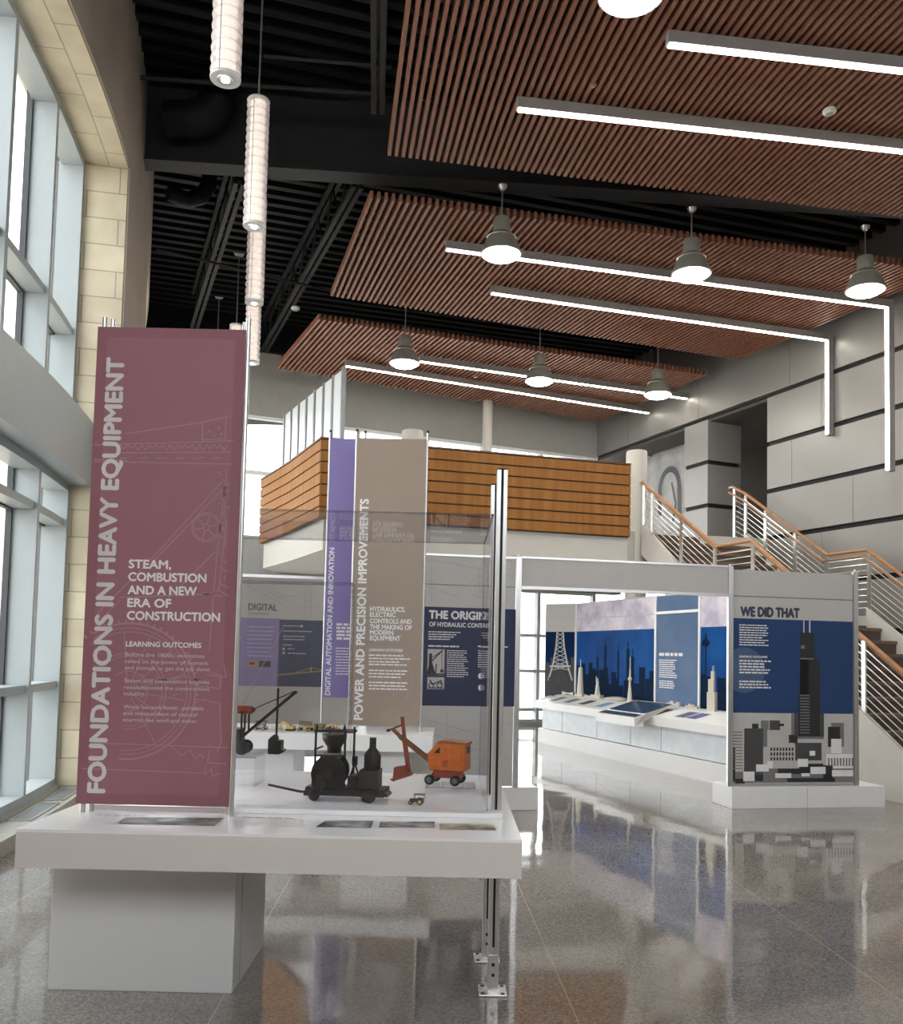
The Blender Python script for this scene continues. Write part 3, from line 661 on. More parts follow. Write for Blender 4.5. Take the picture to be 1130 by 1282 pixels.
SY = R(20.5); SO = Vector((4.047, 12.25, 0)); SWD = 2.1
ZLAND, LAND = 2.18, 0.78; NBR = 12; RB = ZLAND / NBR; GO = 0.265; NA = 8; RA = (3.6 - ZLAND) / NA; GA = 0.272
st = thing('staircase', SO, SY, 'white sided staircase with brown treads climbing beside the metal wall', 'staircase')
tr = MB(); rs = MB()
for i in range(NBR - 1):
    z = RB * (i + 1); y0 = -GO * (NBR - 1 - i); tr.box(0.06, SWD - 0.06, y0 - 0.02, y0 + GO, z - 0.045, z); rs.box(0.06, SWD - 0.06, y0, y0 + 0.02, z - RB, z - 0.045)
rs.box(0.06, SWD - 0.06, 0, 0.02, ZLAND - RB, ZLAND - 0.05)
for i in range(NA - 1):
    z = ZLAND + RA * (i + 1); y0 = LAND + GA * i; tr.box(0.06, SWD - 0.06, y0 - 0.02, y0 + GA, z - 0.045, z); rs.box(0.06, SWD - 0.06, y0, y0 + 0.02, z - RA, z - 0.045)
YT = LAND + GA * (NA - 1); rs.box(0.06, SWD - 0.06, YT, YT + 0.02, 3.6 - RA, 3.555)
tr.build('treads', TREAD, st); rs.build('risers', M('dark_riser', (0.10, 0.075, 0.055), 0.6), st)
MB().box(0.0, SWD, -0.02, LAND, ZLAND - 0.14, ZLAND).build('landing', OFFWHITE, st)
YB = -GO * (NBR - 1)
for nm, x0, x1 in (('stringer', 0.0, 0.06), ('stringer', SWD - 0.06, SWD)):
    o = MB(); o.prism([(YB - 0.1, 0.0), (YB - 0.1, 0.22), (0.0, ZLAND + 0.12), (0.0, 0.0)] if x0 == 0 else [(YB - 0.1, 0.0), (YB - 0.1, 0.22), (0.0, ZLAND + 0.12), (0.0, ZLAND - 0.3), (YB + 0.5, 0)], x0, x1, 'x'); o.build(nm, OFFWHITE, st, recalc=True)
    o = MB(); o.prism([(LAND, ZLAND - 0.22), (LAND, ZLAND + 0.12), (YT, 3.6 + 0.10), (YT + 0.02, 3.6 - 0.40)], x0, x1, 'x'); o.build(nm, OFFWHITE, st, recalc=True)

def railing(name, x, ys, label, post_ys, inner):
    """guard following the stair line: posts, cables, wooden rail, second rail inside"""
    root = thing(name, SO, SY, label, 'railing', 'stair railings of steel and wood')
    def zf(y):
        if y <= 0: return ZLAND + y * (RB / GO)
        if y <= LAND: return ZLAND
        return min(3.6, ZLAND + (y - LAND) * (RA / GA))
    kn = sorted(set([ys[0], ys[1]] + [k for k in (0.0, LAND, YT) if ys[0] < k < ys[1]]))
    H0 = 0.96
    MB().tube([(x, y, zf(y) + H0) for y in kn], 0.024, 10).build('handrail', RAILWOOD, root)
    MB().tube([(x + inner * 0.09, y, zf(y) + H0 - 0.10) for y in kn], 0.017, 8).build('inner_rail', M('inner_rail_wood', (0.34, 0.17, 0.085), 0.35), root)
    for k in range(1, 10):
        MB().tube([(x, y, zf(y) + H0 - 0.09 * k - 0.03) for y in kn], 0.0065, 6).build('cable', STEEL, root)
    for y in post_ys: MB().box(x - 0.012, x + 0.012, y - 0.03, y + 0.03, zf(y) - 0.02, zf(y) + H0 - 0.03).build('post', STEEL, root)
    for y in (ys[0], ys[1]): MB().tube([(x, y, zf(y) + H0), (x, y - 0.10 if y == ys[0] else y + 0.1, zf(y) + H0 - (0.07 if y == ys[0] else 0.0))], 0.02, 8).build('rail_end', STEEL, root)
railing('stair_railing', 0.03, (YB, YT + 0.05), 'steel and wood stair railing on the column side of the staircase', [YB + 0.06, YB + 0.95, YB + 1.9, -0.03, LAND + 0.02, LAND + 0.85, LAND + 1.65, YT], 1)
railing('stair_railing', SWD - 0.03, (YB, YT + 0.35), 'steel and wood stair railing on the metal wall side of the staircase', [YB + 0.06, YB + 0.95, YB + 1.9, -0.03, LAND + 0.02, LAND + 0.7, LAND + 1.4, YT, YT + 0.3], -1)

# picture in the recess beyond the pillar
pl = Plane(rw(SEND, -0.74, 0), WA - R(90)); a = pl.uv(812, 560); b = pl.uv(862, 650)
pr = thing('wall_picture', rw(SEND, -0.735, 0), WA - R(90), 'grey abstract picture with a black arch on the upper wall beside the clad pillar', 'picture')
x0, x1 = pl.uv(806, 600)[0], pl.uv(864, 600)[0]
MB().box(x0, x1, 0.0, 0.005, 3.7, 5.95).build('canvas', M('pale_canvas', (0.42, 0.42, 0.43), 0.7, var=0.3, scale=3), pr)
o = MB(); c_ = pl.uv(838, 612); q = [(c_[0] - 0.34, c_[1] - 0.55)] + [(c_[0] + 0.34 * C_(R(180 - k * 10)), c_[1] + 0.42 * S_(R(180 - k * 10))) for k in range(19)] + [(c_[0] + 0.36, c_[1] - 0.6)]; o.stroke(q, 0.13, -0.004)
q = [pl.uv(*t) for t in [(812, 565), (818, 560), (815, 572)]]; o.stroke(q, 0.08, -0.004); q = [pl.uv(*t) for t in [(841, 604), (846, 630), (842, 655)]]; o.stroke(q, 0.06, -0.004)
o.build('ink', INKB, pr)

# ================================================================== EXHIBIT WALL ACROSS THE HALL
XW = R(11); W0 = Vector((2.87, 9.30, 0)); XP = Plane(W0, XW)
HW = 2.47
def wl_(x): return W0 + XP.x * x     # point on the wall line
def board_art(root): pass
def post(root, x, z0=0.22, z1=HW, y=-0.012):
    o = MB(); o.box(x - 0.022, x + 0.022, y, y + 0.044, z0, z1); o.box(x - 0.027, x - 0.008, y - 0.004, y + 0.0, z0, z1); o.box(x + 0.008, x + 0.027, y - 0.004, y, z0, z1)
    o.build('post', ALU, root)
    MB().cyl((x, y + 0.02, z1), (x, y + 0.02, z1 + 0.025), 0.012, n=10).build('post_cap', WHITE, root)
# plinths
o = MB().box(0, 1.74, 0.0, 0.42, 0, 0.22); o = o.build('plinth', WHITE, bevel=0.004); o.location = W0 - XP.n * 0.06 * -1; o.rotation_euler = (0, 0, XW)
tag(o, 'long white plinth under the navy city skyline panel', 'plinth')
MB().box(0.84, 0.843, -0.0015, 0.0, 0.005, 0.215).build('seam', M('seam_grey', (0.3, 0.3, 0.3)), o)
o = MB().box(-3.75, -2.02, 0.0, 0.45, 0, 0.22).build('plinth', WHITE, bevel=0.004); o.location = W0; o.rotation_euler = (0, 0, XW)
tag(o, 'white plinth under the navy hydraulic origins panel, beside the aluminium posts', 'plinth')

# --- skyline panel
sp_ = thing('exhibit_panel', W0, XW, 'navy exhibit panel with a tall dark tower print and large dark heading', 'exhibit panel')
u1 = XP.uv(1071, 850)[0]
UV = XP.uv
MB().box(0.03, u1 - 0.03, 0.0, 0.02, 0.235, HW - 0.03).build('board', BOARD, sp_)
zl = UV(1000, 749)[1]
MB().box(0.03, u1 - 0.03, -0.003, 0.0, zl - 0.006, zl + 0.006).build('joint_line', M('joint_grey', (0.2, 0.19, 0.18)), sp_)
post(sp_, 0.005); post(sp_, u1 - 0.005)
MB().box(0.03, u1 - 0.03, -0.012, 0.03, 0.222, 0.24).build('bottom_rail', ALU, sp_)
zt = UV(990, 776)[1]; zm = UV(990, 893)[1]; zb_ = 0.245
MB().rect(0.035, u1 - 0.035, zm, zt, -0.001).build('navy_field', BLUE, sp_)
MB().rect(0.035, u1 - 0.035, zb_, zm, -0.001).build('pale_field', PALEPRINT, sp_)
o = MB(); c = UV(931, 839); o.poly([(max(0.037, c[0] + 0.235 * C_(R(k * 8))), -0.0013, c[1] + 0.235 * S_(R(k * 8))) for k in range(45)]); o.build('disc', M('pale_navy_print', srgb(66, 90, 124), 0.5), sp_)
o = MB(); a = UV(927, 771); b = UV(1000, 771); put_text(o, 'WE DID THAT', a[0], a[1], b[0] - a[0], 0.095, -0.002, bold=0.045); o.build('heading', INK, sp_)
o = MB()
for i in range(9): a = UV(925, 783 + i * 3.1); dashes(o, a[0], a[1], 0.34, 0.011)
a = UV(925, 823); b = UV(960, 823); put_text(o, 'LEARNING OUTCOMES', a[0], a[1], b[0] - a[0], 0.02, -0.002, bold=0.03)
for i in list(range(5)) + [7, 8, 9]: a = UV(925, 828 + i * 3.7); dashes(o, a[0], a[1], 0.36, 0.015)
o.build('body_lettering', LETTER, sp_)
# printed city: flat shapes on the board
def UB(x0, y0, x1, y1): a = UV(x0, y1); b = UV(x1, y0); return a[0], b[0], a[1], b[1]
lay = {}
def prnt(mat, x0, y0, x1, y1, d):
    X0, X1, Z0, Z1 = UB(x0, y0, x1, y1); X0 = max(X0, 0.036); X1 = min(X1, u1 - 0.036); Z0 = max(Z0, zb_)
    lay.setdefault(mat.name, (mat, MB()))[1].rect(X0, X1, Z0, Z1, -d)
for a in [(990, 893, 1031, 925), (952, 902, 962, 935), (1040, 905, 1056, 935)]: prnt(GREYPRINT, *a, 0.0012)
prnt(DARKPRINT, 931, 912, 955, 975, 0.0013); prnt(PALEPRINT, 915, 913, 931, 966, 0.0014); prnt(INKB, 941, 906, 949, 912, 0.0013); prnt(INKB, 914, 935, 920, 978, 0.0015)
prnt(DARKPRINT, 963, 902, 976, 914, 0.0013); prnt(PALEPRINT, 960, 914, 974, 950, 0.0014); prnt(INKB, 974, 906, 981, 909, 0.0015)
prnt(PALEPRINT, 962, 932, 995, 956, 0.0016); prnt(INKB, 987, 920, 998, 930, 0.0013); prnt(DARKPRINT, 994, 930, 1028, 952, 0.0015)
prnt(INKB, 1036, 910, 1051, 935, 0.0013); prnt(LETTER, 1040, 925, 1053, 943, 0.0015); prnt(PALEPRINT, 1056, 895, 1069, 945, 0.0013)
prnt(LETTER, 1034, 944, 1070, 962, 0.0016); prnt(GREYPRINT, 915, 962, 1071, 980, 0.0012)
for x, y, w_, h_ in [(946, 957, 16, 9), (930, 966, 14, 12), (960, 953, 7, 9), (998, 950, 13, 10), (1014, 960, 19, 9), (1041, 964, 28, 8), (1013, 940, 7, 6), (970, 968, 20, 6), (1003, 968, 10, 4)]: prnt(LETTER, x, y, x + w_, y + h_, 0.0018)
for x, y, w_, h_ in [(973, 962, 28, 7), (1000, 956, 30, 12), (1030, 958, 12, 18), (920, 975, 12, 6), (985, 974, 60, 5), (945, 970, 10, 8)]: prnt(INKB, x, y, x + w_, y + h_, 0.0017)
for k in range(13): prnt(GREYPRINT, 916, 916 + k * 3.8, 929, 917.3 + k * 3.8, 0.0016)
for k in range(8):
    for j in range(3): prnt(INKB, 964 + k * 3.8, 936 + j * 6, 966.2 + k * 3.8, 940 + j * 6, 0.0019)
for k in range(9): prnt(GREYPRINT, 1036 + k * 3.7, 949, 1038 + k * 3.7, 959, 0.0019)
# tall tower
tw = lambda x0, y0, x1, y1, m=INKB, d=0.0021: prnt(m, x0, y0, x1, y1, d)
tw(1001, 792, 1019, 870); tw(1001, 826, 1026, 868); tw(999, 868, 1026, 922); tw(994, 893, 1031, 922, DARKPRINT, 0.0020); tw(1012, 818, 1020, 922, INKB, 0.0022)
tw(1005.2, 777, 1006.4, 792, LETTER, 0.0021); tw(1012.5, 777, 1013.8, 792, LETTER, 0.0021)
for k in range(14): tw(1001, 870 + k * 3.6, 1013, 871.2 + k * 3.6, GREYPRINT, 0.0023)
tw(1001, 824, 1018, 825.3, GREYPRINT, 0.0023); tw(1002, 808, 1007, 812, GREYPRINT, 0.0023)
for nme, (mt, mb_) in lay.items(): mb_.build('skyline_print', mt, sp_)

# --- header spanning the opening
hd = thing('header_panel', W0, XW, 'long grey header panel bridging the opening between the two exhibit walls', 'header')
uL = UV(648, 780)[0]
zh = UV(780, 742)[1]
MB().box(uL + 0.03, -0.025, 0.0, 0.03, zh + 0.03, HW - 0.01).build('board', BOARD, hd)
MB().box(uL + 0.03, -0.025, -0.008, 0.036, zh, zh + 0.03).build('bottom_rail', ALU, hd)
MB().box(uL + 0.03, -0.025, -0.008, 0.036, HW - 0.01, HW + 0.01).build('top_rail', ALU, hd)

# --- hydraulic origins panel
og = thing('exhibit_panel', W0, XW, 'navy panel headed the origins of hydraulic control, behind the glass case', 'exhibit panel')
uA = -3.72
MB().box(uA, uL - 0.03, 0.0, 0.02, 0.235, HW - 0.02).build('board', BOARD, og)
MB().box(uA, uL - 0.03, -0.008, 0.03, HW - 0.02, HW).build('top_rail', ALU, og)
post(og, uL)
zt = UV(585, 761)[1]; zb2 = UV(585, 884)[1]
x0 = UV(524, 820)[0]; x1 = UV(644.5, 820)[0]
MB().rect(x0, x1, zb2, zt, -0.001).build('navy_field', NAVY, og)
o = MB(); a = UV(537, 774); b = UV(614, 774); put_text(o, 'THE ORIGINS', a[0], a[1], b[0] - a[0], 0.075, -0.002, bold=0.035)
a = UV(537, 784); put_text(o, 'OF HYDRAULIC CONTROL', a[0], a[1], (b[0] - a[0]) * 1.03, 0.042, -0.002, bold=0.02)
for i in range(4): a = UV(536, 791.5 + i * 3.0); dashes(o, a[0], a[1], 0.34 - 0.04 * i, 0.010)
a = UV(536, 809.5); dashes(o, a[0], a[1], 0.30, 0.014, ragged=0); a = UV(598, 810); dashes(o, a[0], a[1], 0.30, 0.014, ragged=0)
for i in range(13): a = UV(559, 815 + i * 2.7); dashes(o, a[0], a[1], 0.22, 0.008)
for i in range(8): a = UV(598, 815 + i * 2.9); dashes(o, a[0], a[1], 0.27, 0.008)
for y in (846.5, 861): a = UV(602, y); o.disc(a[0], a[1], 0.03, -0.002)
o.build('lettering', LETTER, og)
o = MB(); X0, X1, Z0, Z1 = UB(534.5, 813, 556.5, 845); o.rect(X0, X1, Z0, Z1, -0.0015); X0, X1, Z0, Z1 = UB(534.5, 848, 556, 862.5); o.rect(X0, X1, Z0, Z1, -0.0015); o.build('photo_print', PALEPRINT, og)
o = MB(); Q = lambda *t: [UV(*p) for p in t]
o.stroke(Q((538, 844), (539, 818)), 0.03, -0.002); o.stroke(Q((536, 844), (539, 830), (543, 844)), 0.03, -0.002); o.stroke(Q((540, 828), (554, 814)), 0.012, -0.002); o.stroke(Q((541, 823), (553, 815)), 0.008, -0.002)
o.stroke(Q((535, 844), (556, 844)), 0.015, -0.002); o.stroke(Q((553, 815), (553, 838)), 0.006, -0.002); o.stroke(Q((545, 843), (546, 831)), 0.012, -0.002); o.stroke(Q((551, 840), (555, 840)), 0.03, -0.002)
for x in (539.5, 550): c = UV(x, 858); o.ring(c[0], c[1], 0.024, 0.01, -0.002, 16)
o.stroke(Q((538, 851), (541, 857), (552, 852), (553, 858)), 0.012, -0.002); o.stroke(Q((536, 861), (555, 861.5)), 0.01, -0.002)
o.build('photo_ink', INKB, og)
o = MB()    # faint line drawing above and below the field
for t in [((530, 700), (600, 712), (600, 745)), ((540, 705), (540, 755)), ((555, 702), (640, 722)), ((600, 700), (640, 702), (640, 712), (600, 712)), ((632, 720), (645, 720)), ((530, 733), (575, 748)), ((612, 716), (612, 756)), ((630, 712), (636, 756)),
          ((530, 900), (640, 930)), ((560, 890), (560, 970)), ((600, 890), (620, 975)), ((530, 950), (640, 950)), ((585, 915), (640, 905)), ((545, 895), (545, 920), (600, 940))]: o.stroke(Q(*t), 0.006, -0.0012)
for c_, r_ in [((600, 735), 0.10), ((600, 735), 0.05), ((580, 930), 0.12), ((620, 940), 0.07)]: c = UV(*c_); o.ring(c[0], c[1], r_, 0.006, -0.0012, 30)
o.build('line_drawing', SKETCHG, og)
zl = UV(585, 733)[1]; MB().box(uA, uL - 0.03, -0.002, 0.0, zl - 0.004, zl + 0.004).build('joint_line', M('joint_grey'), og)

# --- digital controls panel farther back
d0 = onZ(300, 722, 2.46); DP = Plane((d0.x, d0.y, 0), R(10)); UD = DP.uv
dg = thing('exhibit_panel', (d0.x, d0.y, 0), R(10), 'pale panel headed digital with lilac and slate fields, beside the maroon banner', 'exhibit panel')
xE = UD(450, 800)[0]
MB().box(-0.6, xE, 0.0, 0.03, 0.1, 2.46).build('board', BOARD, dg)
MB().box(-0.6, xE, -0.012, 0.04, 2.46, 2.50).build('top_rail', ALU, dg)
zp = UD(330, 774)[1]; zq = UD(330, 859)[1]
a = UD(349, 800)[0]; b = UD(404.5, 800)[0]
MB().rect(-0.3, a, zq, zp, -0.001).build('lilac_field', M('lilac_print', srgb(140, 130, 178), 0.5), dg)
MB().rect(a, b + 0.05, zq, zp - 0.01, -0.001).build('slate_field', M('slate_print', srgb(72, 80, 104), 0.5), dg)
o = MB(); q = UD(311, 763.5); r = UD(346.5, 763.5); put_text(o, 'DIGITAL', q[0], q[1], r[0] - q[0], 0.085, -0.002, bold=0.03); q = UD(311, 769.5); put_text(o, 'CONTROLS', q[0], q[1], (r[0] - q[0]) * 0.72, 0.035, -0.002, bold=0.01)
o.build('heading', M('grey_letter', (0.16, 0.16, 0.18), 0.6), dg)
o = MB()
for i in range(8): q = UD(309, 785 + i * 5.2); dashes(o, q[0], q[1], 0.36, 0.012)
for (x, y, w_) in [(354, 784, 0.22), (354, 790.5, 0.38), (354, 797, 0.3), (354, 801, 0.3), (360, 813, 0.09), (360, 818.5, 0.24), (354, 808, 0.15)]: q = UD(x, y); dashes(o, q[0], q[1], w_, 0.014, ragged=0.05)
for x, y in ((355, 812.5), (355, 817.5), (377.5, 784)): q = UD(x, y); o.disc(q[0], q[1], 0.018, -0.002)
o.build('lettering', M('pale_lilac_letter', (0.5, 0.5, 0.56), 0.6), dg)
Qd = lambda *t: [UD(*p) for p in t]
o = MB(); o.stroke(Qd((346, 845), (404, 840)), 0.014, -0.002); o.stroke(Qd((370, 842), (390, 836), (404, 839)), 0.008, -0.002); o.stroke(Qd((389, 842), (389, 835)), 0.02, -0.002); o.build('crane_print', M('yellow_print', (0.45, 0.33, 0.14), 0.5), dg)
o = MB(); X = UD(308, 835); o.rect(X[0], X[0] + 0.15, X[1], X[1] + 0.08, -0.002); o.build('orange_print', M('orange_print', (0.5, 0.27, 0.14), 0.5), dg)
o = MB(); X = UD(324, 835); o.rect(X[0], X[0] + 0.15, X[1], X[1] + 0.08, -0.002); q = UD(312, 832); o.rect(q[0], q[0] + 0.07, q[1], q[1] + 0.03, -0.0025); o.build('dark_print', DARKPRINT, dg)
o = MB()
for t in [((310, 733), (370, 766)), ((318, 731), (374, 762)), ((326, 731), (372, 757)), ((345, 748), (380, 745)), ((383, 735), (380, 772)), ((388, 735), (390, 772)), ((383, 742), (389, 742)), ((382, 752), (390, 752)), ((380, 762), (396, 760)), ((335, 865), (335, 872)), ((380, 862), (376, 872))]: o.stroke(Qd(*t), 0.008, -0.0015)
o.build('line_drawing', SKETCHG, dg)

# ================================================================== CITY ROOM THROUGH THE OPENING
m0 = onZ(722, 755.5, 2.46); m1 = onZ(820, 745.8, 2.46); MY = math.atan2(m1.y - m0.y, m1.x - m0.x)
MP = Plane((m0.x, m0.y, 0), MY); UM = MP.uv; ZM = 2.46
mu_ = thing('mural_wall', (m0.x, m0.y, 0), MY, 'long mural wall of blue night skyline and pink clouds behind the white city desk', 'mural')
uE = UM(913, 800)[0] + 0.35
ua = UM(821, 800)[0]; ub = UM(876, 800)[0]
zc = UM(770, 789)[1]
MB().box(0, uE, 0, 0.04, 0, ZM).build('board', BOARD, mu_)
CLOUDP = cloud_print_mat('cloud_print', srgb(186, 180, 200), srgb(232, 224, 232), 2.2)
NIGHT = cloud_print_mat('night_print', srgb(4, 62, 126), srgb(12, 84, 152), 1.0)
STEELBLUE = cloud_print_mat('steel_blue_print', srgb(92, 114, 146), srgb(104, 124, 154), 1.2)
for a, b in ((0.0, ua), (ub, uE)):
    MB().rect(a + 0.02, b - 0.02, zc, ZM - 0.02, -0.001).build('cloud_field', CLOUDP, mu_)
    MB().rect(a + 0.02, b - 0.02, 0.75, zc, -0.001).build('night_field', NIGHT, mu_)
MB().rect(ua + 0.02, ub - 0.02, 0.75, ZM - 0.02, -0.001).build('blue_field', STEELBLUE, mu_)
o = MB(); x = 0.03
while x < ua - 0.1:
    w_ = rnd.uniform(0.07, 0.2); h_ = rnd.uniform(1.1, 1.45) + 0.12 * math.sin(x * 3); o.rect(x, min(x + w_, ua - 0.03), 0.76, h_, -0.0015 - rnd.random() * 0.0004); x += w_ * rnd.uniform(0.6, 1.1)
for px, py, w_ in [(758, 808, 0.08), (774, 815, 0.06), (786, 812, 0.10), (792, 822, 0.09), (748, 823, 0.07)]:
    q = UM(px, py); o.rect(q[0] - w_ / 2, q[0] + w_ / 2, 0.76, q[1], -0.002); o.rect(q[0] - w_ / 6, q[0] + w_ / 6, q[1], q[1] + 0.12, -0.002)
q = UM(883.5, 803); o.rect(q[0] - 0.015, q[0] + 0.015, 0.8, q[1], -0.002); o.poly([(q[0] - 0.10, -0.002, q[1] - 0.02), (q[0] - 0.05, -0.002, q[1] - 0.07), (q[0] + 0.05, -0.002, q[1] - 0.07), (q[0] + 0.10, -0.002, q[1] - 0.02), (q[0] + 0.03, -0.002, q[1] + 0.04), (q[0], -0.002, q[1] + 0.14), (q[0] - 0.03, -0.002, q[1] + 0.04)])
x = ub + 0.03
while x < uE - 0.1: w_ = rnd.uniform(0.1, 0.2); o.rect(x, x + w_, 0.76, rnd.uniform(1.05, 1.35), -0.0016); x += w_ * 0.9
o.build('skyline_print', M('deep_blue_print', srgb(10, 34, 60), 0.7, spec=0.05), mu_)
o = MB()
for u in (0.0, ua, ub): o.box(u - 0.02, u + 0.02, -0.02, 0.0, 0.75, ZM)
zr = UM(848, 766)[1]; o.box(ua, ub, -0.015, 0.0, zr - 0.02, zr + 0.02)
o.build('frame_strip', WHITE, mu_)
zr = UM(770, 772)[1]; MB().box(0, ua, -0.004, 0.0, zr - 0.008, zr + 0.008).build('joint_line', PALEPRINT, mu_)
o = MB(); q = UM(825, 821); dashes(o, q[0], q[1], 0.62, 0.045, ragged=0)
for i in list(range(9)) + [10, 11, 12, 13]: q = UM(825, 827 + i * 2.6); dashes(o, q[0], q[1], 0.5, 0.016)
o.build('lettering', LETTER, mu_)
# grey end panel with a lattice tower picture
e0 = onZ(683, 756, 2.46); sv = Vector((m0.x - e0.x, m0.y - e0.y)); EY = math.atan2(sv.y, sv.x); EP = Plane((e0.x, e0.y, 0), EY); UE_ = EP.uv; LE = sv.length
ep = thing('exhibit_panel', (e0.x, e0.y, 0), EY, 'grey end panel printed with a pale lattice tower, left end of the mural wall', 'exhibit panel')
MB().box(0, LE - 0.03, 0, 0.04, 0, ZM).build('board', BOARD, ep)
zc2 = UE_(700, 791)[1]
MB().rect(0.01, LE - 0.035, 0.75, zc2, -0.001).build('night_field', M('dark_night_print', srgb(18, 42, 80), 0.7, spec=0.05), ep)
o = MB(); zt = UE_(700, 834)[1]; o.rect(0.01, LE - 0.035, 0.75, zt, -0.0013)
for i in range(6): o.rect(0.02 + i * 0.1, 0.09 + i * 0.1, zt, zt + rnd.uniform(0.05, 0.25), -0.0014)
o.build('city_print', M('grey_city_print', (0.08, 0.08, 0.09), 0.7, spec=0.05), ep)
Qe = lambda *t: [UE_(*p) for p in t]
o = MB()
for sx in (-1, 1):
    o.stroke(Qe((701 + sx * 3.5, 790), (701 + sx * 5, 810), (701 + sx * 9, 832), (701 + sx * 15, 852)), 0.03, -0.002)
for i in range(9):
    t = i / 8; y = 792 + t * 42; hw = 3.4 + 6 * t * t + 1.5 * t; o.stroke(Qe((701 - hw, y), (701 + hw, y + 5)), 0.012, -0.002); o.stroke(Qe((701 + hw, y), (701 - hw, y + 5)), 0.012, -0.002)
o.stroke(Qe((697, 786), (706, 786)), 0.05, -0.002); o.stroke(Qe((698, 786), (698, 791)), 0.015, -0.002); o.stroke(Qe((705, 786), (705, 791)), 0.015, -0.002); o.stroke(Qe((688, 834), (714, 834)), 0.03, -0.002)
o.build('tower_print', PALEPRINT, ep)
o = MB()
for x in (690, 701, 710): q = UE_(x, 851); o.disc(q[0], q[1], 0.06, -0.0022)
o.build('arch_print', INKB, ep)

uD = uE + 0.7
# desk
cd = thing('city_desk', (m0.x, m0.y, 0), MY, 'long white angled desk carrying the city models and touch screen below the mural', 'desk')
DU0 = 0.02
o = MB(); o.prism([(-0.04, 0.70), (-0.04, 0.83), (-0.36, 0.83), (-0.80, 0.72), (-0.80, 0.60)], DU0, uD, 'x'); o.build('desk_top', WHITE, cd, recalc=True)
MB().box(DU0 + 0.1, uD - 0.05, -0.70, -0.05, 0.26, 0.66).build('apron', M('pale_laminate', (0.70, 0.73, 0.75), 0.35), cd)
MB().box(DU0 + 0.02, uD, -0.74, -0.04, 0.0, 0.25).build('base', WHITE, cd)
for u in (0.9, 2.1, 3.1, 3.9): MB().box(u - 0.004, u + 0.004, -0.703, -0.699, 0.27, 0.65).build('seam', M('seam_grey'), cd)
def desk_pt(u, t): # t 0 front lip .. 1 back of slope
    return (u, -0.80 + 0.44 * t, 0.72 + 0.11 * t + 0.002)
def dprint(px, py, mat, w_=0.22):
    best = min([(abs(r - px), u) for u in [x * 0.02 for x in range(-15, 230)] for r in [proj(MP, u, -0.58)]])[1]
    MB().quad(desk_pt(best - w_ / 2, 0.22), desk_pt(best + w_ / 2, 0.22), desk_pt(best + w_ / 2, 0.78), desk_pt(best - w_ / 2, 0.78)).build('printed_label', mat, cd)
def toimg(P):
    v = Vector(P) - Vector((0, 0, EYE)); zc_ = -v.dot(back); return PX + F * v.dot(right) / zc_, PY - F * v.dot(up) / zc_
def proj(pl_, u, d): return toimg(pl_.O + pl_.x * u + pl_.n * (-d) + Vector((0, 0, 0.78)))[0]
for px, mt in [(684, PALEPRINT), (699, GREYPRINT), (716, GREYPRINT), (735, DARKPRINT), (757, M('blue_label', srgb(120, 150, 190), 0.4)), (827, GREYPRINT), (860, M('violet_label', srgb(90, 85, 120), 0.4)), (893, M('purple_label', srgb(100, 90, 150), 0.4))]: dprint(px, 0, mt)
def u_at(px, d, lo=-0.5, hi=4.6):
    for _ in range(40):
        mid = (lo + hi) / 2
        if proj(MP, mid, d) < px: lo = mid
        else: hi = mid
    return (lo + hi) / 2
# touch screen kiosk standing in front of the desk middle
q_ = onZ(748, 892, 0.70); ku = (Vector((q_.x, q_.y, 0)) - Vector((m0.x, m0.y, 0))).dot(MP.x) + 0.52; kd = (Vector((q_.x, q_.y, 0)) - Vector((m0.x, m0.y, 0))).dot(MP.n)
kp = m0 + MP.x * ku + MP.n * max(0.95, min(kd, 1.2))
ks = thing('touch_screen', (kp.x, kp.y, 0), MY, 'large dark touch screen tilted on a white housing in the middle of the city desk', 'touch screen')
o = MB(); o.prism([(-0.02, 0.58), (-0.02, 0.695), (0.62, 0.885), (0.62, 0.85), (0.12, 0.745), (0.12, 0.58)], -0.54, 0.54, 'x'); o.build('housing', WHITE, ks, recalc=True)
sl_ = lambda u, t, e: (u, -0.02 + 0.64 * t - 0.28 * e, 0.695 + 0.19 * t + 0.96 * e)
MB().quad(sl_(-0.51, 0.04, 0.003), sl_(0.51, 0.04, 0.003), sl_(0.51, 0.97, 0.003), sl_(-0.51, 0.97, 0.003)).build('bezel', INKB, ks)
MB().quad(sl_(-0.46, 0.10, 0.005), sl_(0.46, 0.10, 0.005), sl_(0.46, 0.90, 0.005), sl_(-0.46, 0.90, 0.005)).build('screen', SCREENM, ks)
# white building models
def mpos(px, d): u = u_at(px, d); return m0 + MP.x * u + MP.n * (-d) + Vector((0, 0, 0.83)) - Vector((0, 0, m0.z))
def mscale(px, d): P_ = mpos(px, d); return (P_ - Vector((0, 0, EYE))).dot(-back) / F
def model(name, px, d, label, fn):
    P_ = mpos(px, d); root = thing(name, tuple(P_), MY + R(35), label, 'building model', 'white building models on the city desk'); fn(root, mscale(px, d)); return root
def tapered(root, s):
    MB().box(-5 * s, 5 * s, -5 * s, 5 * s, 0, 3 * s).build('base', MODELW, root)
    MB().cyl((0, 0, 3 * s), (0, 0, 36 * s), 4.4 * s, 2.5 * s, 8).build('shaft', MODELW, root); MB().cyl((0, 0, 36 * s), (0, 0, 46 * s), 0.5 * s, 0.3 * s, 6).build('mast', MODELW, root)
model('tower_model', 726, -0.22, 'slender tapering white tower model with a thin mast, left end of the desk', tapered)
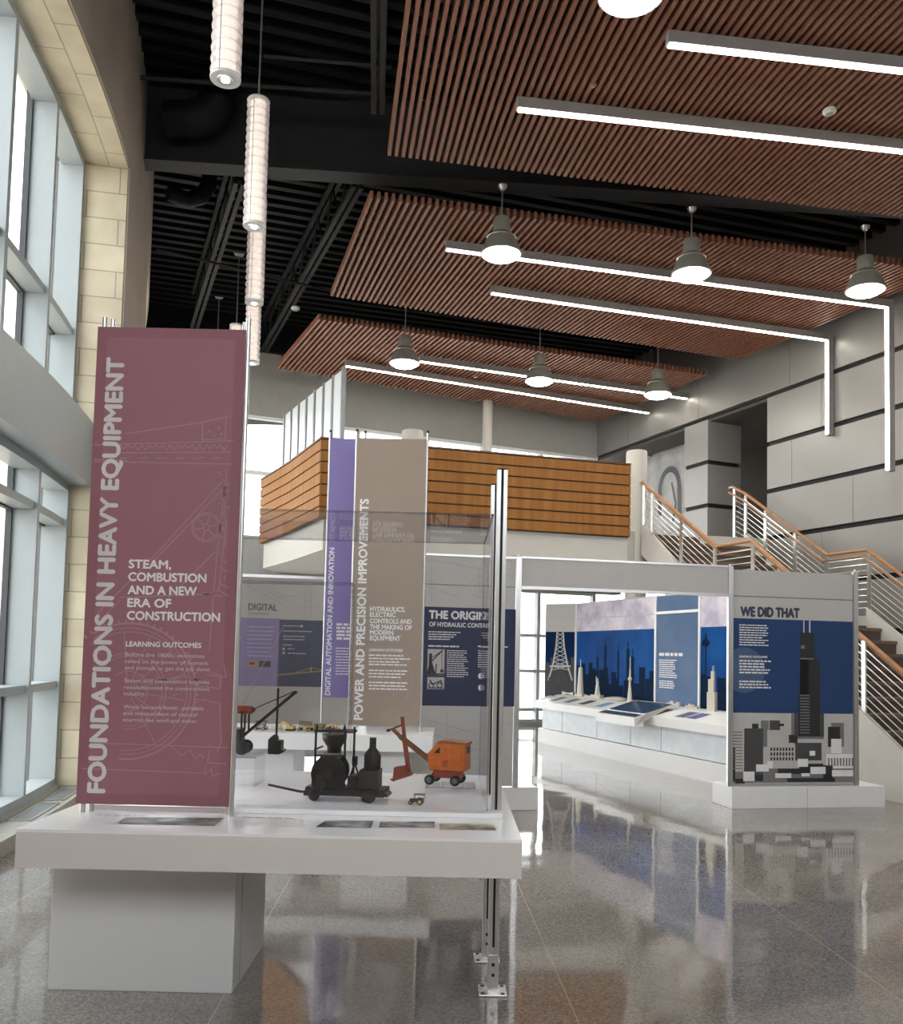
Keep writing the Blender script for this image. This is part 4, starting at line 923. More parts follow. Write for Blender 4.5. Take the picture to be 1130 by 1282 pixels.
def statue(root, s):
    MB().box(-6 * s, 6 * s, -6 * s, 6 * s, 0, 4 * s).build('base', MODELW, root); MB().cyl((0, 0, 4 * s), (0, 0, 11 * s), 4 * s, 2.6 * s, 4).build('pedestal', MODELW, root)
    MB().lathe([(2.6 * s, 11 * s), (2.3 * s, 14 * s), (1.7 * s, 18 * s), (1.9 * s, 20.5 * s), (0.9 * s, 22 * s), (1.1 * s, 23.5 * s), (0.2 * s, 25 * s)], n=12).build('figure', MODELW, root)
    MB().tube([(-1.4 * s, 0, 20 * s), (-2.0 * s, 0, 23 * s), (-1.7 * s, 0, 27 * s)], 0.55 * s, 6).build('raised_arm', MODELW, root)
model('statue_model', 747.5, -0.22, 'small white statue model with one arm raised on a stepped base', statue)
def needle(root, s):
    MB().lathe([(4 * s, 0), (3.2 * s, 2 * s), (1.6 * s, 20 * s), (1.3 * s, 26 * s), (2.6 * s, 27.5 * s), (2.6 * s, 29.5 * s), (1.2 * s, 31 * s), (0.8 * s, 40 * s)], n=14).build('shaft', MODELW, root); MB().cyl((0, 0, 40 * s), (0, 0, 56 * s), 0.6 * s, 0.2 * s, 6).build('mast', MODELW, root)
model('needle_tower_model', 788, -0.20, 'white needle tower model with a round pod, behind the touch screen', needle)
def stadium(root, s):
    MB().lathe([(13 * s, 0), (14 * s, 1.5 * s), (13 * s, 3 * s), (6 * s, 4.2 * s), (0, 4.5 * s)], n=28).build('dome', MODELW, root)
model('stadium_model', 770, -0.24, 'low round white stadium model left of the needle tower', stadium)
def stepped(root, s):
    MB().box(-5 * s, 5 * s, -5 * s, 5 * s, 0, 24 * s).build('lower_block', MODELW, root); MB().box(-4 * s, 3 * s, -3.5 * s, 3.5 * s, 24 * s, 40 * s).build('middle_block', MODELW, root); MB().box(-1 * s, 3 * s, -2.5 * s, 3 * s, 40 * s, 50 * s).build('upper_block', MODELW, root)
    for x in (0.2, 2.0): MB().cyl((x * s, 0, 50 * s), (x * s, 0, 57 * s), 0.35 * s, n=6).build('mast', MODELW, root)
model('stepped_tower_model', 891, -0.28, 'tall stepped white skyscraper model with twin masts, right end of the desk', stepped)
def block(n, hs):
    def f(root, s):
        x = -n * 2 * s
        for i in range(n): MB().box(x, x + 3.6 * s, -3 * s, 3 * s, 0, hs[i] * s).build('block', MODELW, root); x += 4 * s
    return f
model('city_block_model', 843, -0.24, 'group of low white city block models beside the touch screen', block(4, [5, 7, 4, 6]))
model('city_block_model', 866, -0.24, 'low white city block models left of the stepped skyscraper model', block(4, [4, 6, 5, 3]))
model('city_block_model', 738, -0.26, 'low white waterfront block models between tapering tower and statue', block(3, [3, 2, 4]))
model('arched_bridge_model', 711, -0.2, 'small white arched pavilion model at the far left end of the desk', lambda root, s: MB().prism([(-8 * s, 0), (-8 * s, 4 * s), (-4 * s, 3 * s), (0, 2.5 * s), (4 * s, 3 * s), (8 * s, 4 * s), (8 * s, 0), (5 * s, 0), (0, 1.5 * s), (-5 * s, 0)], -2 * s, 2 * s).build('shell', MODELW, root, recalc=True))

# ================================================================== BANNERS
def banner(name_label, px4, Y, mat, hem, label):
    pass
TB = 0.785
# --- maroon banner on the near table
by = 3.92
BL = onY(95, 1007, by); BR = onY(286, 1012, by); BT = onY(215, 411, by).z
bx0, bz0, bwid = BL.x, 0.825, BR.x - BL.x
BPn = Plane((bx0, by, 0), 0); UBn = BPn.uv
b1 = thing('banner', (bx0, by, TB), 0, 'tall maroon banner reading foundations in heavy equipment, on the nearest display table', 'banner')
def lz(z): return z - TB
Un = lambda px, py: (UBn(px, py)[0], lz(UBn(px, py)[1]))
MB().box(0, bwid, 0, 0.006, lz(bz0), lz(BT)).build('fabric', MAROON, b1)
o = MB(); hz = 0.045; o.rect(0, bwid, lz(BT) - hz, lz(BT), -0.0006); o.rect(0, hz, lz(bz0) + hz, lz(BT) - hz, -0.0006); o.rect(bwid - hz, bwid, lz(bz0) + hz, lz(BT) - hz, -0.0006); o.rect(0, bwid, lz(bz0), lz(bz0) + hz, -0.0006)
o.build('hem', MAROON_EDGE, b1)
for x in (0.02, bwid + 0.012):
    for d in (-0.012 if x > 0.1 else 0.012, 0.035): MB().cyl((x + (0.0 if d < 0.03 else 0.028 * (1 if x < .1 else -1)), d + 0.012, 0), (x + (0.0 if d < 0.03 else 0.028 * (1 if x < .1 else -1)), d + 0.012, lz(BT) + 0.05), 0.011, n=12).build('pole', ALU, b1)
Qn = lambda *t: [Un(*p) for p in t]
o = MB(); a = Un(133, 992); b = Un(156, 449); put_text(o, 'FOUNDATIONS IN HEAVY EQUIPMENT', Un(131, 992)[0], a[1], b[1] - a[1], 0.072, -0.0025, vert=True, bold=0.035)
o.build('title_lettering', M('title_letter', (0.66, 0.62, 0.63), 0.6), b1)
o = MB()
for t, y, x1 in [('STEAM,', 711, 214), ('COMBUSTION', 727, 258), ('AND A NEW', 743.5, 246), ('ERA OF', 759.5, 214), ('CONSTRUCTION', 775.5, 275)]:
    a = Un(161.5 - (y - 711) * 0.035, y); b = Un(x1, y); put_text(o, t, a[0], a[1], b[0] - a[0], 0.036, -0.0025, bold=0.03)
a = Un(158, 809); b = Un(252, 809); put_text(o, 'LEARNING OUTCOMES', a[0], a[1], b[0] - a[0], 0.021, -0.0025, bold=0.025)
o.build('heading_lettering', LETTER, b1)
o = MB()
for t, y, x1 in [('Before the 1800s, worksites', 821.5, 256), ('relied on the power of humans', 830, 260), ('and animals to get the job done.', 838, 264), ('Steam and combustion engines', 854, 262), ('revolutionized the construction', 862.5, 262), ('industry.', 870.5, 182), ('Work became faster, portable', 887, 255), ('and independent of natural', 895, 247), ('sources like wind and water.', 903, 248)]:
    a = Un(157 - (y - 821) * 0.035, y); b = Un(x1, y); put_text(o, t, a[0], a[1], b[0] - a[0], 0.0165, -0.0025, bold=0.008)
o.build('body_lettering', M('body_letter', (0.62, 0.55, 0.57), 0.6), b1)
o = MB(); sw = 0.0045; y_ = -0.0013
def sk(*t, w=sw, close=False): o.stroke(Qn(*t), w, y_, close)
sk((158, 543), (252, 529), (288, 521)); sk((254, 529), (253, 551)); sk((283, 523), (282, 548)); sk((254, 551), (283, 549)); sk((118, 557), (292, 552)); sk((118, 578), (290, 581)); sk((150, 567), (288, 566)); sk((118, 575), (160, 577))
for x in range(150, 285, 9): sk((x, 556 + (x % 3)), (x + 5, 564 - (x % 4)), (x + 9, 557 + (x % 2)))
for x in range(150, 285, 23): sk((x, 574), (x + 12, 573))
for q in ((262, 540), (274, 536), (268, 545), (277, 543)): c = Un(*q); o.disc(c[0], c[1], 0.005, y_, 8)
sk((281, 600), (180, 710), (122, 768)); sk((285, 606), (190, 705)); sk((270, 690), (200, 760)); sk((120, 782), (150, 752)); sk((150, 748), (262, 744)); sk((284, 588), (272, 690), (266, 760), (262, 815)); sk((279, 600), (283, 660), (274, 740))
sk((255, 745), (276, 738)); sk((252, 741), (278, 747))
for k in range(16): sk((276 + rnd.uniform(-5, 8), 590 + k * 10), (280 + rnd.uniform(-5, 8), 596 + k * 10), w=0.004)
c = Un(258, 660); o.ring(c[0], c[1], 0.062, sw, y_); o.ring(c[0], c[1], 0.055, sw * 0.6, y_); o.ring(c[0], c[1], 0.014, sw, y_, 14)
for k in range(6): a = R(60 * k + 15); o.stroke([(c[0] + 0.014 * C_(a), c[1] + 0.014 * S_(a)), (c[0] + 0.056 * C_(a), c[1] + 0.056 * S_(a))], sw, y_)
c = Un(160, 865); 
def ringc(r, w, a0=-80, a1=115): 
    n = 60
    pts = [(c[0] + r * C_(R(a0 + (a1 - a0) * k / n)), c[1] + r * S_(R(a0 + (a1 - a0) * k / n))) for k in range(n + 1)]
    pts = [p for p in pts if 0.03 < p[0] < bwid - 0.01]; o.stroke(pts, w, y_)
for r_, w_ in ((0.292, 0.008), (0.272, 0.004), (0.255, 0.004), (0.165, 0.004), (0.15, 0.003), (0.085, 0.004)): ringc(r_, w_, -95, 130)
for k in range(26): a = R(-20 + k * 6); o.stroke([(c[0] + 0.292 * C_(a), c[1] + 0.292 * S_(a)), (c[0] + 0.308 * C_(a), c[1] + 0.308 * S_(a))], 0.008, y_)
for k in range(7): a = R(-60 + k * 26); o.stroke([(c[0] + 0.03 * C_(a), c[1] + 0.03 * S_(a)), (c[0] + 0.25 * C_(a), c[1] + 0.25 * S_(a))], 0.004, y_)
sk((118, 930), (285, 936)); sk((102, 962), (260, 968)); sk((258, 845), (283, 848), (280, 832)); sk((245, 875), (275, 880), (277, 930), (272, 940)); sk((262, 940), (260, 955), (283, 956)); sk((215, 935), (228, 946), (238, 938), (244, 950), (252, 944), (255, 950)); sk((258, 960), (256, 970), (264, 962), (266, 972), (276, 968)); sk((180, 850), (215, 852), (230, 846), (262, 856)); sk((240, 858), (276, 862), (276, 845), (262, 842))
for k in range(22): x = 175 + rnd.random() * 90; y = 842 + rnd.random() * 45; sk((x, y), (x + rnd.uniform(-10, 12), y + rnd.uniform(-5, 6)), w=0.0035)
o.build('line_drawing', SKETCH, b1)

def far_banner(pxL, pxR, pyT, pyB, Y, mat, label, pole_z, xtrim=None):
    A = onY(pxL, pyB, Y); B = onY(pxR, pyB, Y); zT = onY((pxL + pxR) / 2, pyT, Y).z; P_ = Plane((A.x, Y, 0), 0)
    root = thing('banner', (A.x, Y, pole_z), 0, label, 'banner')
    w_ = B.x - A.x
    U_ = lambda px, py: (P_.uv(px, py)[0], P_.uv(px, py)[1] - pole_z)
    MB().box(0, w_, 0, 0.008, A.z - pole_z, zT - pole_z).build('fabric', mat, root)
    for x in (-0.010, w_ + 0.010): MB().cyl((x, 0.012, 0), (x, 0.012, zT - pole_z + 0.06), 0.009, n=12).build('pole', ALU, root)
    for x in (-0.010, w_ + 0.010): MB().cyl((x, 0.05, zT - pole_z - 0.1), (x, 0.05, zT - pole_z + 0.09), 0.012, n=10).build('clamp', DARKSTEEL, root)
    return root, U_, w_, zT - pole_z
T2Z = 0.815
tb, Ut, wt, ht = far_banner(437, 525, 549, 907, 7.95, TAUPE, 'brown banner reading power and precision improvements, on the second display table', T2Z)
o = MB(); a = Ut(455, 901); b = Ut(455, 625); put_text(o, 'POWER AND PRECISION IMPROVEMENTS', Ut(453.5, 901)[0] , a[1], b[1] - a[1], 0.072, -0.003, vert=True, bold=0.03)
for t, y, x1 in [('HYDRAULICS,', 765, 507), ('ELECTRIC', 772, 495), ('CONTROLS AND', 780, 515), ('THE MAKING OF', 787.5, 515), ('MODERN', 794.5, 492), ('EQUIPMENT', 801.5, 501)]:
    a = Ut(463, y); b = Ut(x1, y); put_text(o, t, a[0], a[1], b[0] - a[0], 0.040, -0.003, bold=0.02)
a = Ut(462, 815); b = Ut(504, 815); put_text(o, 'LEARNING OUTCOMES', a[0], a[1], b[0] - a[0], 0.022, -0.003, bold=0.02)
for y in (821, 825, 829, 832.5, 840, 844, 848, 855, 859, 863): a = Ut(461.5, y); dashes(o, a[0], a[1], 0.37, 0.012, -0.003)
o.build('lettering', LETTER, tb)
o = MB(); c = Ut(470, 850)
o.ring(c[0] + 0.02, c[1], 0.30, 0.006, -0.0015, 40, -85, 75); o.ring(c[0] + 0.02, c[1], 0.20, 0.005, -0.0015, 40, -70, 80)
o.build('line_drawing', SKETCHT, tb)
pb_, Up, wpb, hpb = far_banner(404, 446, 549, 873, 8.30, PURPLE, 'narrow lilac banner reading digital automation and innovation, behind the brown banner', T2Z)
o = MB(); a = Up(410, 870); b = Up(418, 686); put_text(o, 'DIGITAL AUTOMATION AND INNOVATION', Up(413, 870)[0], a[1], b[1] - a[1], 0.046, -0.003, vert=True, bold=0.025)
for i in range(5): a = Up(421, 783 + i * 4.4); dashes(o, a[0], a[1], 0.15, 0.02, -0.003)
for i in range(10): a = Up(420, 812 + i * 3.6); dashes(o, a[0], a[1], 0.16, 0.009, -0.003)
o.build('lettering', LETTER, pb_)

# ================================================================== DISPLAY TABLES
t1 = thing('display_table', (-0.69, 3.56, 0), 0, 'nearest white display table with thick slab top on one box base', 'display table')
TX0, TX1 = -1.672 + 0.69, 0.296 + 0.69; TD = 1.72
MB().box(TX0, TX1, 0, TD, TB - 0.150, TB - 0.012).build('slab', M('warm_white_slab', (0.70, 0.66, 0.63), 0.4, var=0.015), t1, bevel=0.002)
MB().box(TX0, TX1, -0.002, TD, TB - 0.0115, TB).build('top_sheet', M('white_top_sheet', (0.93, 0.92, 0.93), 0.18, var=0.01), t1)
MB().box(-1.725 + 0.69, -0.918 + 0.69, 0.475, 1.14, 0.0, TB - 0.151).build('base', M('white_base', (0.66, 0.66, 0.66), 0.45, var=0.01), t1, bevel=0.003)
MB().box(-0.918 + 0.69, -0.918 + 0.692, 0.60, 0.604, 0.01, TB - 0.155).build('base_seam', M('seam_grey'), t1)
MB().box(-1.56 + 0.69, TX1 - 0.05, 0.44, TD - 0.02, TB + 0.0005, TB + 0.022).build('case_platform', M('white_top_sheet'), t1, bevel=0.002)
def photo(pts, mat, nme='printed_photo'):
    q = [onZ(x, y, TB + 0.001) - Vector((-0.69, 3.56, 0)) for x, y in pts]
    return MB().quad(*q).build(nme, mat, t1, recalc=True)
def bwmat(name, dark, light, sc):
    m = cloud_print_mat(name, dark, light, sc); m.node_tree.nodes['Principled BSDF'].inputs['Roughness'].default_value = 0.3; return m
PH1 = bwmat('old_photo_dark', (0.035, 0.03, 0.03), (0.33, 0.30, 0.30), 9); PH2 = bwmat('old_photo_grey', (0.03, 0.03, 0.03), (0.45, 0.44, 0.45), 7); PH3 = bwmat('old_photo_sepia', (0.10, 0.08, 0.05), (0.55, 0.49, 0.36), 8)
photo([(143.8, 1031.5), (268.6, 1033.7), (280.5, 1024), (157, 1023)], PH1)
photo([(395, 1035.3), (464, 1036.5), (468, 1027.5), (407, 1027.3)], PH2); photo([(474, 1036), (544, 1036), (544, 1028.5), (476, 1028.5)], PH2); photo([(550, 1038.5), (621.5, 1039.5), (617, 1031.5), (550, 1031)], PH3)
o = MB()
def tline(px0, py0, px1, n=1, mt=None):
    a = onZ(px0, py0, TB + 0.001) - Vector((-0.69, 3.56, 0)); b = onZ(px1, py0, TB + 0.001) - Vector((-0.69, 3.56, 0)); x = a.x
    while x < b.x - 0.01:
        q = min(b.x, x + rnd.uniform(0.015, 0.05)); o.quad((x, a.y, a.z), (q, a.y, a.z), (q, a.y + 0.016, a.z), (x, a.y + 0.016, a.z)); x = q + 0.01
tline(120, 1020.5, 184); tline(303, 1023.5, 368); o.build('heading_lettering', M('dim_letter', (0.25, 0.25, 0.28), 0.5), t1)
o = MB()
for y in (1024, 1027, 1030): tline(108 - (y - 1024), y, 150); tline(290, y + 3, 330); tline(338, y + 3, 380)
o.build('body_lettering', M('faint_letter', (0.60, 0.60, 0.62), 0.5), t1)

def alu_post(P_, top, label):
    root = thing('aluminium_post', P_, 0, label, 'post'); w_ = 0.024
    o = MB(); o.box(-w_, -0.005, -w_, -0.013, 0.0, top); o.box(0.005, w_, -w_, -0.013, 0.0, top); o.box(-w_, w_, -0.013, w_, 0.0, top); o.build('profile', ALU, root, bevel=0.002)
    MB().box(-0.005, 0.005, -0.0145, -0.0131, 0.2, top - 0.001).build('slot', DARKSTEEL, root)
    MB().box(-w_, w_, -w_, w_, top, top + 0.005).build('end_cap', DARKSTEEL, root)
    MB().box(-0.062, 0.062, -0.065, 0.065, 0.0, 0.010).build('base_plate', ALU, root, bevel=0.002)
    MB().box(-0.020, 0.020, -w_ - 0.008, -w_ - 0.001, 0.010, 0.17).build('bracket', ALU, root)
    for x, y in ((-0.044, -0.046), (0.044, -0.046), (-0.044, 0.046), (0.044, 0.046)): MB().cyl((x, y, 0.010), (x, y, 0.0125), 0.009, n=12).build('bolt_hole', INKB, root)
    for z in (0.085, 0.13): MB().cyl((0, -w_ - 0.008, z), (0, -w_ - 0.0105, z), 0.008, n=12).build('bolt', INKB, root)
fp = onZ(616, 1242, 0); alu_post((fp.x, fp.y, 0), onY(627, 589, fp.y).z, 'nearer aluminium profile post rising from the floor through the table end')
fq = onZ(610, 1201, 0); alu_post((fq.x - 0.005, fq.y, 0), onY(617, 608, fq.y).z, 'farther aluminium profile post just behind the nearer one')

# glass case on the near table
def vitrine(P_, w_, d, h, label, t=0.008):
    root = thing('display_case', P_, 0, label, 'display case')
    for nm, q in (('front_pane', (0, w_, 0, t)), ('back_pane', (0, w_, d - t, d)), ('side_pane', (0, t, t, d - t)), ('side_pane', (w_ - t, w_, t, d - t))):
        MB().box(q[0], q[1], q[2], q[3], 0, h - t).build(nm, ACRYL, root)
    MB().box(0, w_, 0, d, h - t + 0.0005, h).build('top_pane', ACRYL, root)
    o = MB(); e = 0.004
    for a, b in (((0, 0), (w_, 0)), ((0, d), (w_, d)), ((0, 0), (0, d)), ((w_, 0), (w_, d))): o.bar((a[0], a[1], h - e), (b[0], b[1], h - e), 0.009, 0.009)
    for a in ((0, 0), (w_, 0), (0, d), (w_, d)): o.bar((a[0], a[1], 0), (a[0], a[1], h - 2 * e), 0.007, 0.007)
    o.build('polished_edge', ACRYLEDGE, root)
    return root
vx0 = -1.52; vx1 = onY(612, 900, 4.06).x
vh = onY(450, 640, 4.06).z - TB - 0.022
vitrine((vx0, 4.06, TB + 0.022), vx1 - vx0, 1.05, vh, 'large clear display case over the old excavator models on the near table')

# second display table
t2x1 = onY(542, 918, 7.55).x; T2Y = 7.55; T2X0 = -2.72
t2 = thing('display_table', (T2X0, T2Y, 0), 0, 'second white display table under the brown and lilac banners', 'display table')
wd = t2x1 - T2X0
MB().box(0, wd, 0, 0.92, T2Z - 0.135, T2Z).build('slab', WHITE, t2, bevel=0.003)
bx = onY(368, 950, T2Y + 0.15).x - T2X0
MB().box(bx - 0.95, bx, 0.15, 0.72, 0, T2Z - 0.136).build('base', M('white_base'), t2, bevel=0.003)
bx2 = onY(668, 950, T2Y + 0.15).x - T2X0
MB().box(wd - 0.75, wd - 0.2, 0.15, 0.72, 0, T2Z - 0.136).build('base', M('white_base'), t2, bevel=0.003)
vw1 = onY(437, 830, 7.62).x
vitrine((-2.6, 7.66, T2Z), vw1 + 2.6, 0.26, onY(400, 728, 7.62).z - T2Z, 'small clear display case over the yellow machine models')

# ================================================================== MODELS IN THE CASES
def wheel(name, root, x, z, r, y0, y1, mat, hubmat=None):
    o = MB(); o.cyl((x, y0, z), (x, y1, z), r, n=24); w_ = o.build(name, mat, root, bevel=r * 0.12)
    if hubmat: MB().cyl((x, y0 - 0.0012, z), (x, y0 + 0.001, z), r * 0.55, n=18).build('hub', hubmat, w_)
    return w_
CASEZ = TB + 0.022
# black steam hoist
Yh = 4.30; hp = onZ(432, 1005, CASEZ); 
base = onY(432, 1006.5, Yh); k = (Vector(base) - Vector((0, 0, EYE))).dot(-back) / F
hz = CASEZ
sh = thing('steam_hoist_model', (base.x, Yh, hz), R(-6), 'black iron steam hoist model on wheels, left of the orange shovel', 'machine model')
oy = 1006.5 - (hz - base.z) / k
X = lambda px: (px - 432) * k
Z = lambda py: max(0.0, (oy - py) * k)
D = 0.075
o = MB(); o.box(X(390), X(484), -D, D, Z(994), Z(985)); o.prism([(X(476), Z(991)), (X(488), Z(994)), (X(488), Z(992)), (X(478), Z(984))], -D * 0.8, D * 0.8); o.prism([(X(381), Z(996)), (X(400), Z(997)), (X(400), Z(984)), (X(384), Z(985))], -D * 0.6, D * 0.6); o.build('chassis', IRON, sh, recalc=True)
MB().tube([(X(386), 0, Z(994)), (X(372), 0, Z(993)), (X(334), -0.02, Z(985.5))], 0.006, 8).build('tow_bar', IRON, sh)
for x, r, y0, y1 in ((397, 6.8, -D - 0.012, -D + 0.004), (389, 6.0, D - 0.004, D + 0.012), (466, 8.5, -D - 0.014, -D + 0.002), (455, 8.0, D - 0.002, D + 0.014)): wheel('wheel', sh, X(x), r * k + 0.0005, r * k, y0, y1, RUBBER, IRON)
o = MB(); o.cyl((X(413), -D * 0.8, Z(968)), (X(413), -D * 0.62, Z(968)), 22 * k, n=40); o.cyl((X(411), D * 0.6, Z(966)), (X(411), D * 0.8, Z(966)), 22 * k, n=40); o.cyl((X(412), -D * 0.6, Z(967)), (X(412), D * 0.6, Z(967)), 17 * k, n=32); o.build('cable_drum', IRON, sh)
o = MB(); o.cyl((X(414), -D * 0.80, Z(967)), (X(414), -D * 1.05, Z(967)), 6 * k, n=20); o.cyl((X(402), -D * 1.0, Z(978)), (X(402), -D * 0.83, Z(978)), 9 * k, n=24); o.box(X(405), X(408), -D * 1.05, -D * 0.85, Z(990), Z(966)); o.build('drum_gear', M('worn_iron', (0.045, 0.035, 0.028), 0.45, 0.3), sh)
MB().box(X(404), X(424), -D * 0.5, D * 0.5, Z(950), Z(943)).build('name_plate', M('dull_plate', (0.25, 0.24, 0.22), 0.5), sh)
o = MB()
for x, y in ((397, -D), (405, D), (434, -D), (437, D)): o.bar((X(x), y, Z(985)), (X(x), y, Z(912)), 2.4 * k, 2.4 * k)
o.bar((X(395), -D, Z(915)), (X(440), -D, Z(915)), 3 * k, 3 * k); o.bar((X(400), D, Z(917)), (X(440), D, Z(917)), 3 * k, 3 * k); o.bar((X(397), -D, Z(945)), (X(435), -D, Z(945)), 2 * k, 2 * k); o.bar((X(396), -D, Z(938)), (X(396), D, Z(938)), 2 * k, 2 * k)
o.bar((X(397), -D, Z(915)), (X(405), D, Z(917)), 3 * k, 3 * k); o.bar((X(434), -D, Z(915)), (X(437), D, Z(917)), 3 * k, 3 * k)
for x in (398, 433): o.lathe([(1.6 * k, 0), (2.2 * k, 3 * k), (1.2 * k, 6 * k), (0.3 * k, 8 * k)], (X(x), -D, Z(914)), 10)
o.smooth = False
o.build('head_frame', IRON, sh)
o = MB(); o.cyl((X(437), -D, Z(914)), (X(444), -D, Z(914)), 2.6 * k, n=14); o.build('sheave', M('dull_red_iron', (0.14, 0.05, 0.035), 0.5), sh)
MB().lathe([(8 * k, 0), (9 * k, 2 * k), (9 * k, 8 * k), (15 * k, 17 * k), (15.5 * k, 24 * k), (0.0, 24.2 * k)], (X(416), 0, Z(944)), 24).build('hopper', IRON, sh)
o = MB(); o.box(X(452), X(475), -D * 0.9, D * 0.8, Z(990), Z(962)); o.build('fire_box', M('brown_iron', (0.03, 0.024, 0.02), 0.55), sh)
MB().lathe([(10.5 * k, 0), (10.5 * k, 17 * k), (9.5 * k, 20 * k), (4.6 * k, 26 * k), (4.2 * k, 27 * k), (4.2 * k, 38 * k), (4.6 * k, 39 * k), (0, 39.2 * k)], (X(465), 0, Z(962)), 28).build('boiler', IRON, sh)
o = MB(); o.box(X(437), X(452), -D * 0.7, D * 0.7, Z(986), Z(970)); o.bar((X(438), 0, Z(970)), (X(442), 0, Z(957)), 2 * k, 2 * k); o.bar((X(448), 0, Z(970)), (X(443), 0, Z(957)), 2 * k, 2 * k); o.box(X(439.5), X(446), -0.008, 0.008, Z(958), Z(947)); o.build('engine_block', IRON, sh)
MB().tube([(X(441), -D, Z(912)), (X(440.5), -D, Z(960))], 0.0008, 5).build('hoist_wire', CORD, sh)
MB().tube([(X(450), 0.01, Z(946)), (X(450), 0.01, Z(978))], 0.0012, 5).build('rod', ALU, sh)

def riser(P_, w_, d, h, label):
    root = thing('clear_riser', P_, 0, label, 'riser')
    MB().box(-w_ / 2, w_ / 2, -d / 2, d / 2, h - 0.006, h).build('shelf', ACRYL, root)
    for x in (-w_ / 2, w_ / 2 - 0.006): MB().box(x, x + 0.006, -d / 2, d / 2, 0, h - 0.0061).build('leg', ACRYL, root)
    o = MB(); o.bar((-w_ / 2, -d / 2, h - 0.003), (w_ / 2, -d / 2, h - 0.003), 0.004, 0.006); o.build('polished_edge', ACRYLEDGE, root)

# orange power shovel
Ys = 4.66; bp_ = onY(566, 983.5, Ys); ks_ = (Vector(bp_) - Vector((0, 0, EYE))).dot(-back) / F
rh = bp_.z - CASEZ
riser((bp_.x - 0.01, Ys, CASEZ), 0.25, 0.22, max(0.03, rh), 'clear acrylic riser under the orange power shovel model')
ps = thing('power_shovel_model', (bp_.x, Ys, CASEZ + max(0.03, rh) + 0.0005), R(-14), 'orange power shovel model with rusty red dipper arm on a clear riser', 'machine model')
c8 = lambda cx: (475 + cx / 8.69 - 566) * ks_ / C_(R(14)); z8 = lambda cy: max(0.0, (983.5 - (890 + cy / 8.69)) * ks_)
D = 0.062
o = MB(); o.prism([(c8(548), z8(480)), (c8(560), z8(655)), (c8(955), z8(655)), (c8(955), z8(372)), (c8(690), z8(360)), (c8(640), z8(372))], -D, D); cab = o.build('cab', ORANGE, ps, recalc=True, bevel=0.003)
o = MB(); o.prism([(c8(632), z8(375)), (c8(690), z8(362)), (c8(968), z8(374)), (c8(965), z8(350)), (c8(700), z8(335)), (c8(665), z8(342))], -D - 0.002, D + 0.002); o.build('cab_roof', M('faded_orange_roof', (0.30, 0.10, 0.03), 0.55, var=0.2), ps, recalc=True)
MB().poly([(c8(615), -D - 0.0015, z8(470)), (c8(680), -D - 0.0015, z8(472)), (c8(680), -D - 0.0015, z8(400))]).build('side_window', INKB, ps)
o = MB()
for q in (((800, 395), (800, 600), (905, 605), (905, 395)), ((575, 545), (690, 548), (690, 625), (580, 622)), ((948, 385), (945, 650))): o.stroke([(c8(a), z8(b)) for a, b in q], 0.0012, -D - 0.0012)
o.build('panel_lines', M('dark_orange_line', (0.30, 0.06, 0.01), 0.5), ps)
o = MB()
for i in range(6): o.box(c8(710), c8(768), -D - 0.002, -D, z8(550 + i * 13), z8(544 + i * 13))
o.build('louvre', RUST, ps)
MB().cyl((c8(740), -D - 0.003, z8(432)), (c8(740), -D, z8(432)), 0.005, n=14).build('side_cap', RUST, ps)
MB().box(c8(955), c8(955) + 0.0015, -D * 0.5, D * 0.5, z8(470), z8(395)).build('rear_window', INKB, ps)
MB().box(c8(600), c8(890), -D * 0.7, D * 0.7, z8(738), z8(662)).build('undercarriage', M('dark_red_enamel', (0.26, 0.05, 0.025), 0.5), ps)
MB().cyl((c8(740), 0, z8(668)), (c8(740), 0, z8(650)), 0.04, n=24).build('turntable', RUST, ps)
wr_ = 0.0255
for x in (575, 850):
    for y0, y1 in ((-D - 0.012, -D + 0.008), (D - 0.008, D + 0.012)): wheel('wheel', ps, c8(x), wr_, wr_, y0, y1, RUBBER, M('grey_hub', (0.12, 0.12, 0.115), 0.5))
for s in (-1, 1): 
    o = MB(); o.bar((c8(545), s * 0.016, z8(570)), (c8(200), s * 0.012, z8(320)), 0.004, 0.022); o.bar((c8(200), s * 0.012, z8(320)), (c8(120), s * 0.008, z8(250)), 0.004, 0.014); o.build('boom', M('bronze_boom', (0.16, 0.065, 0.02), 0.45, var=0.3, scale=40), ps)
MB().cyl((c8(70), -0.012, z8(262)), (c8(70), 0.012, z8(262)), 0.008, n=16).build('boom_sheave', RUBBER, ps)
MB().bar((c8(70), 0, z8(262)), (c8(225), 0, z8(195)), 0.012, 0.010).build('brace', RUST, ps)
MB().bar((c8(220), 0, z8(105)), (c8(250), 0, z8(330)), 0.010, 0.018).build('dipper_stick', RUST, ps)
o = MB()
for s in (-1, 1): o.bar((c8(245), s * 0.010, z8(320)), (c8(315), s * 0.010, z8(740)), 0.006, 0.018)
o.build('dipper_stick', RUST, ps)
o = MB(); o.prism([(c8(160), z8(658)), (c8(278), z8(635)), (c8(345), z8(742)), (c8(150), z8(812))], -0.03, 0.03); o.prism([(c8(118), z8(790)), (c8(165), z8(775)), (c8(160), z8(812)), (c8(122), z8(800))], -0.026, 0.026); o.build('bucket', RUST, ps, recalc=True)
MB().tube([(c8(540), 0, z8(610)), (c8(380), 0, z8(750))], 0.0008, 5).build('rigging_wire', CORD, ps)

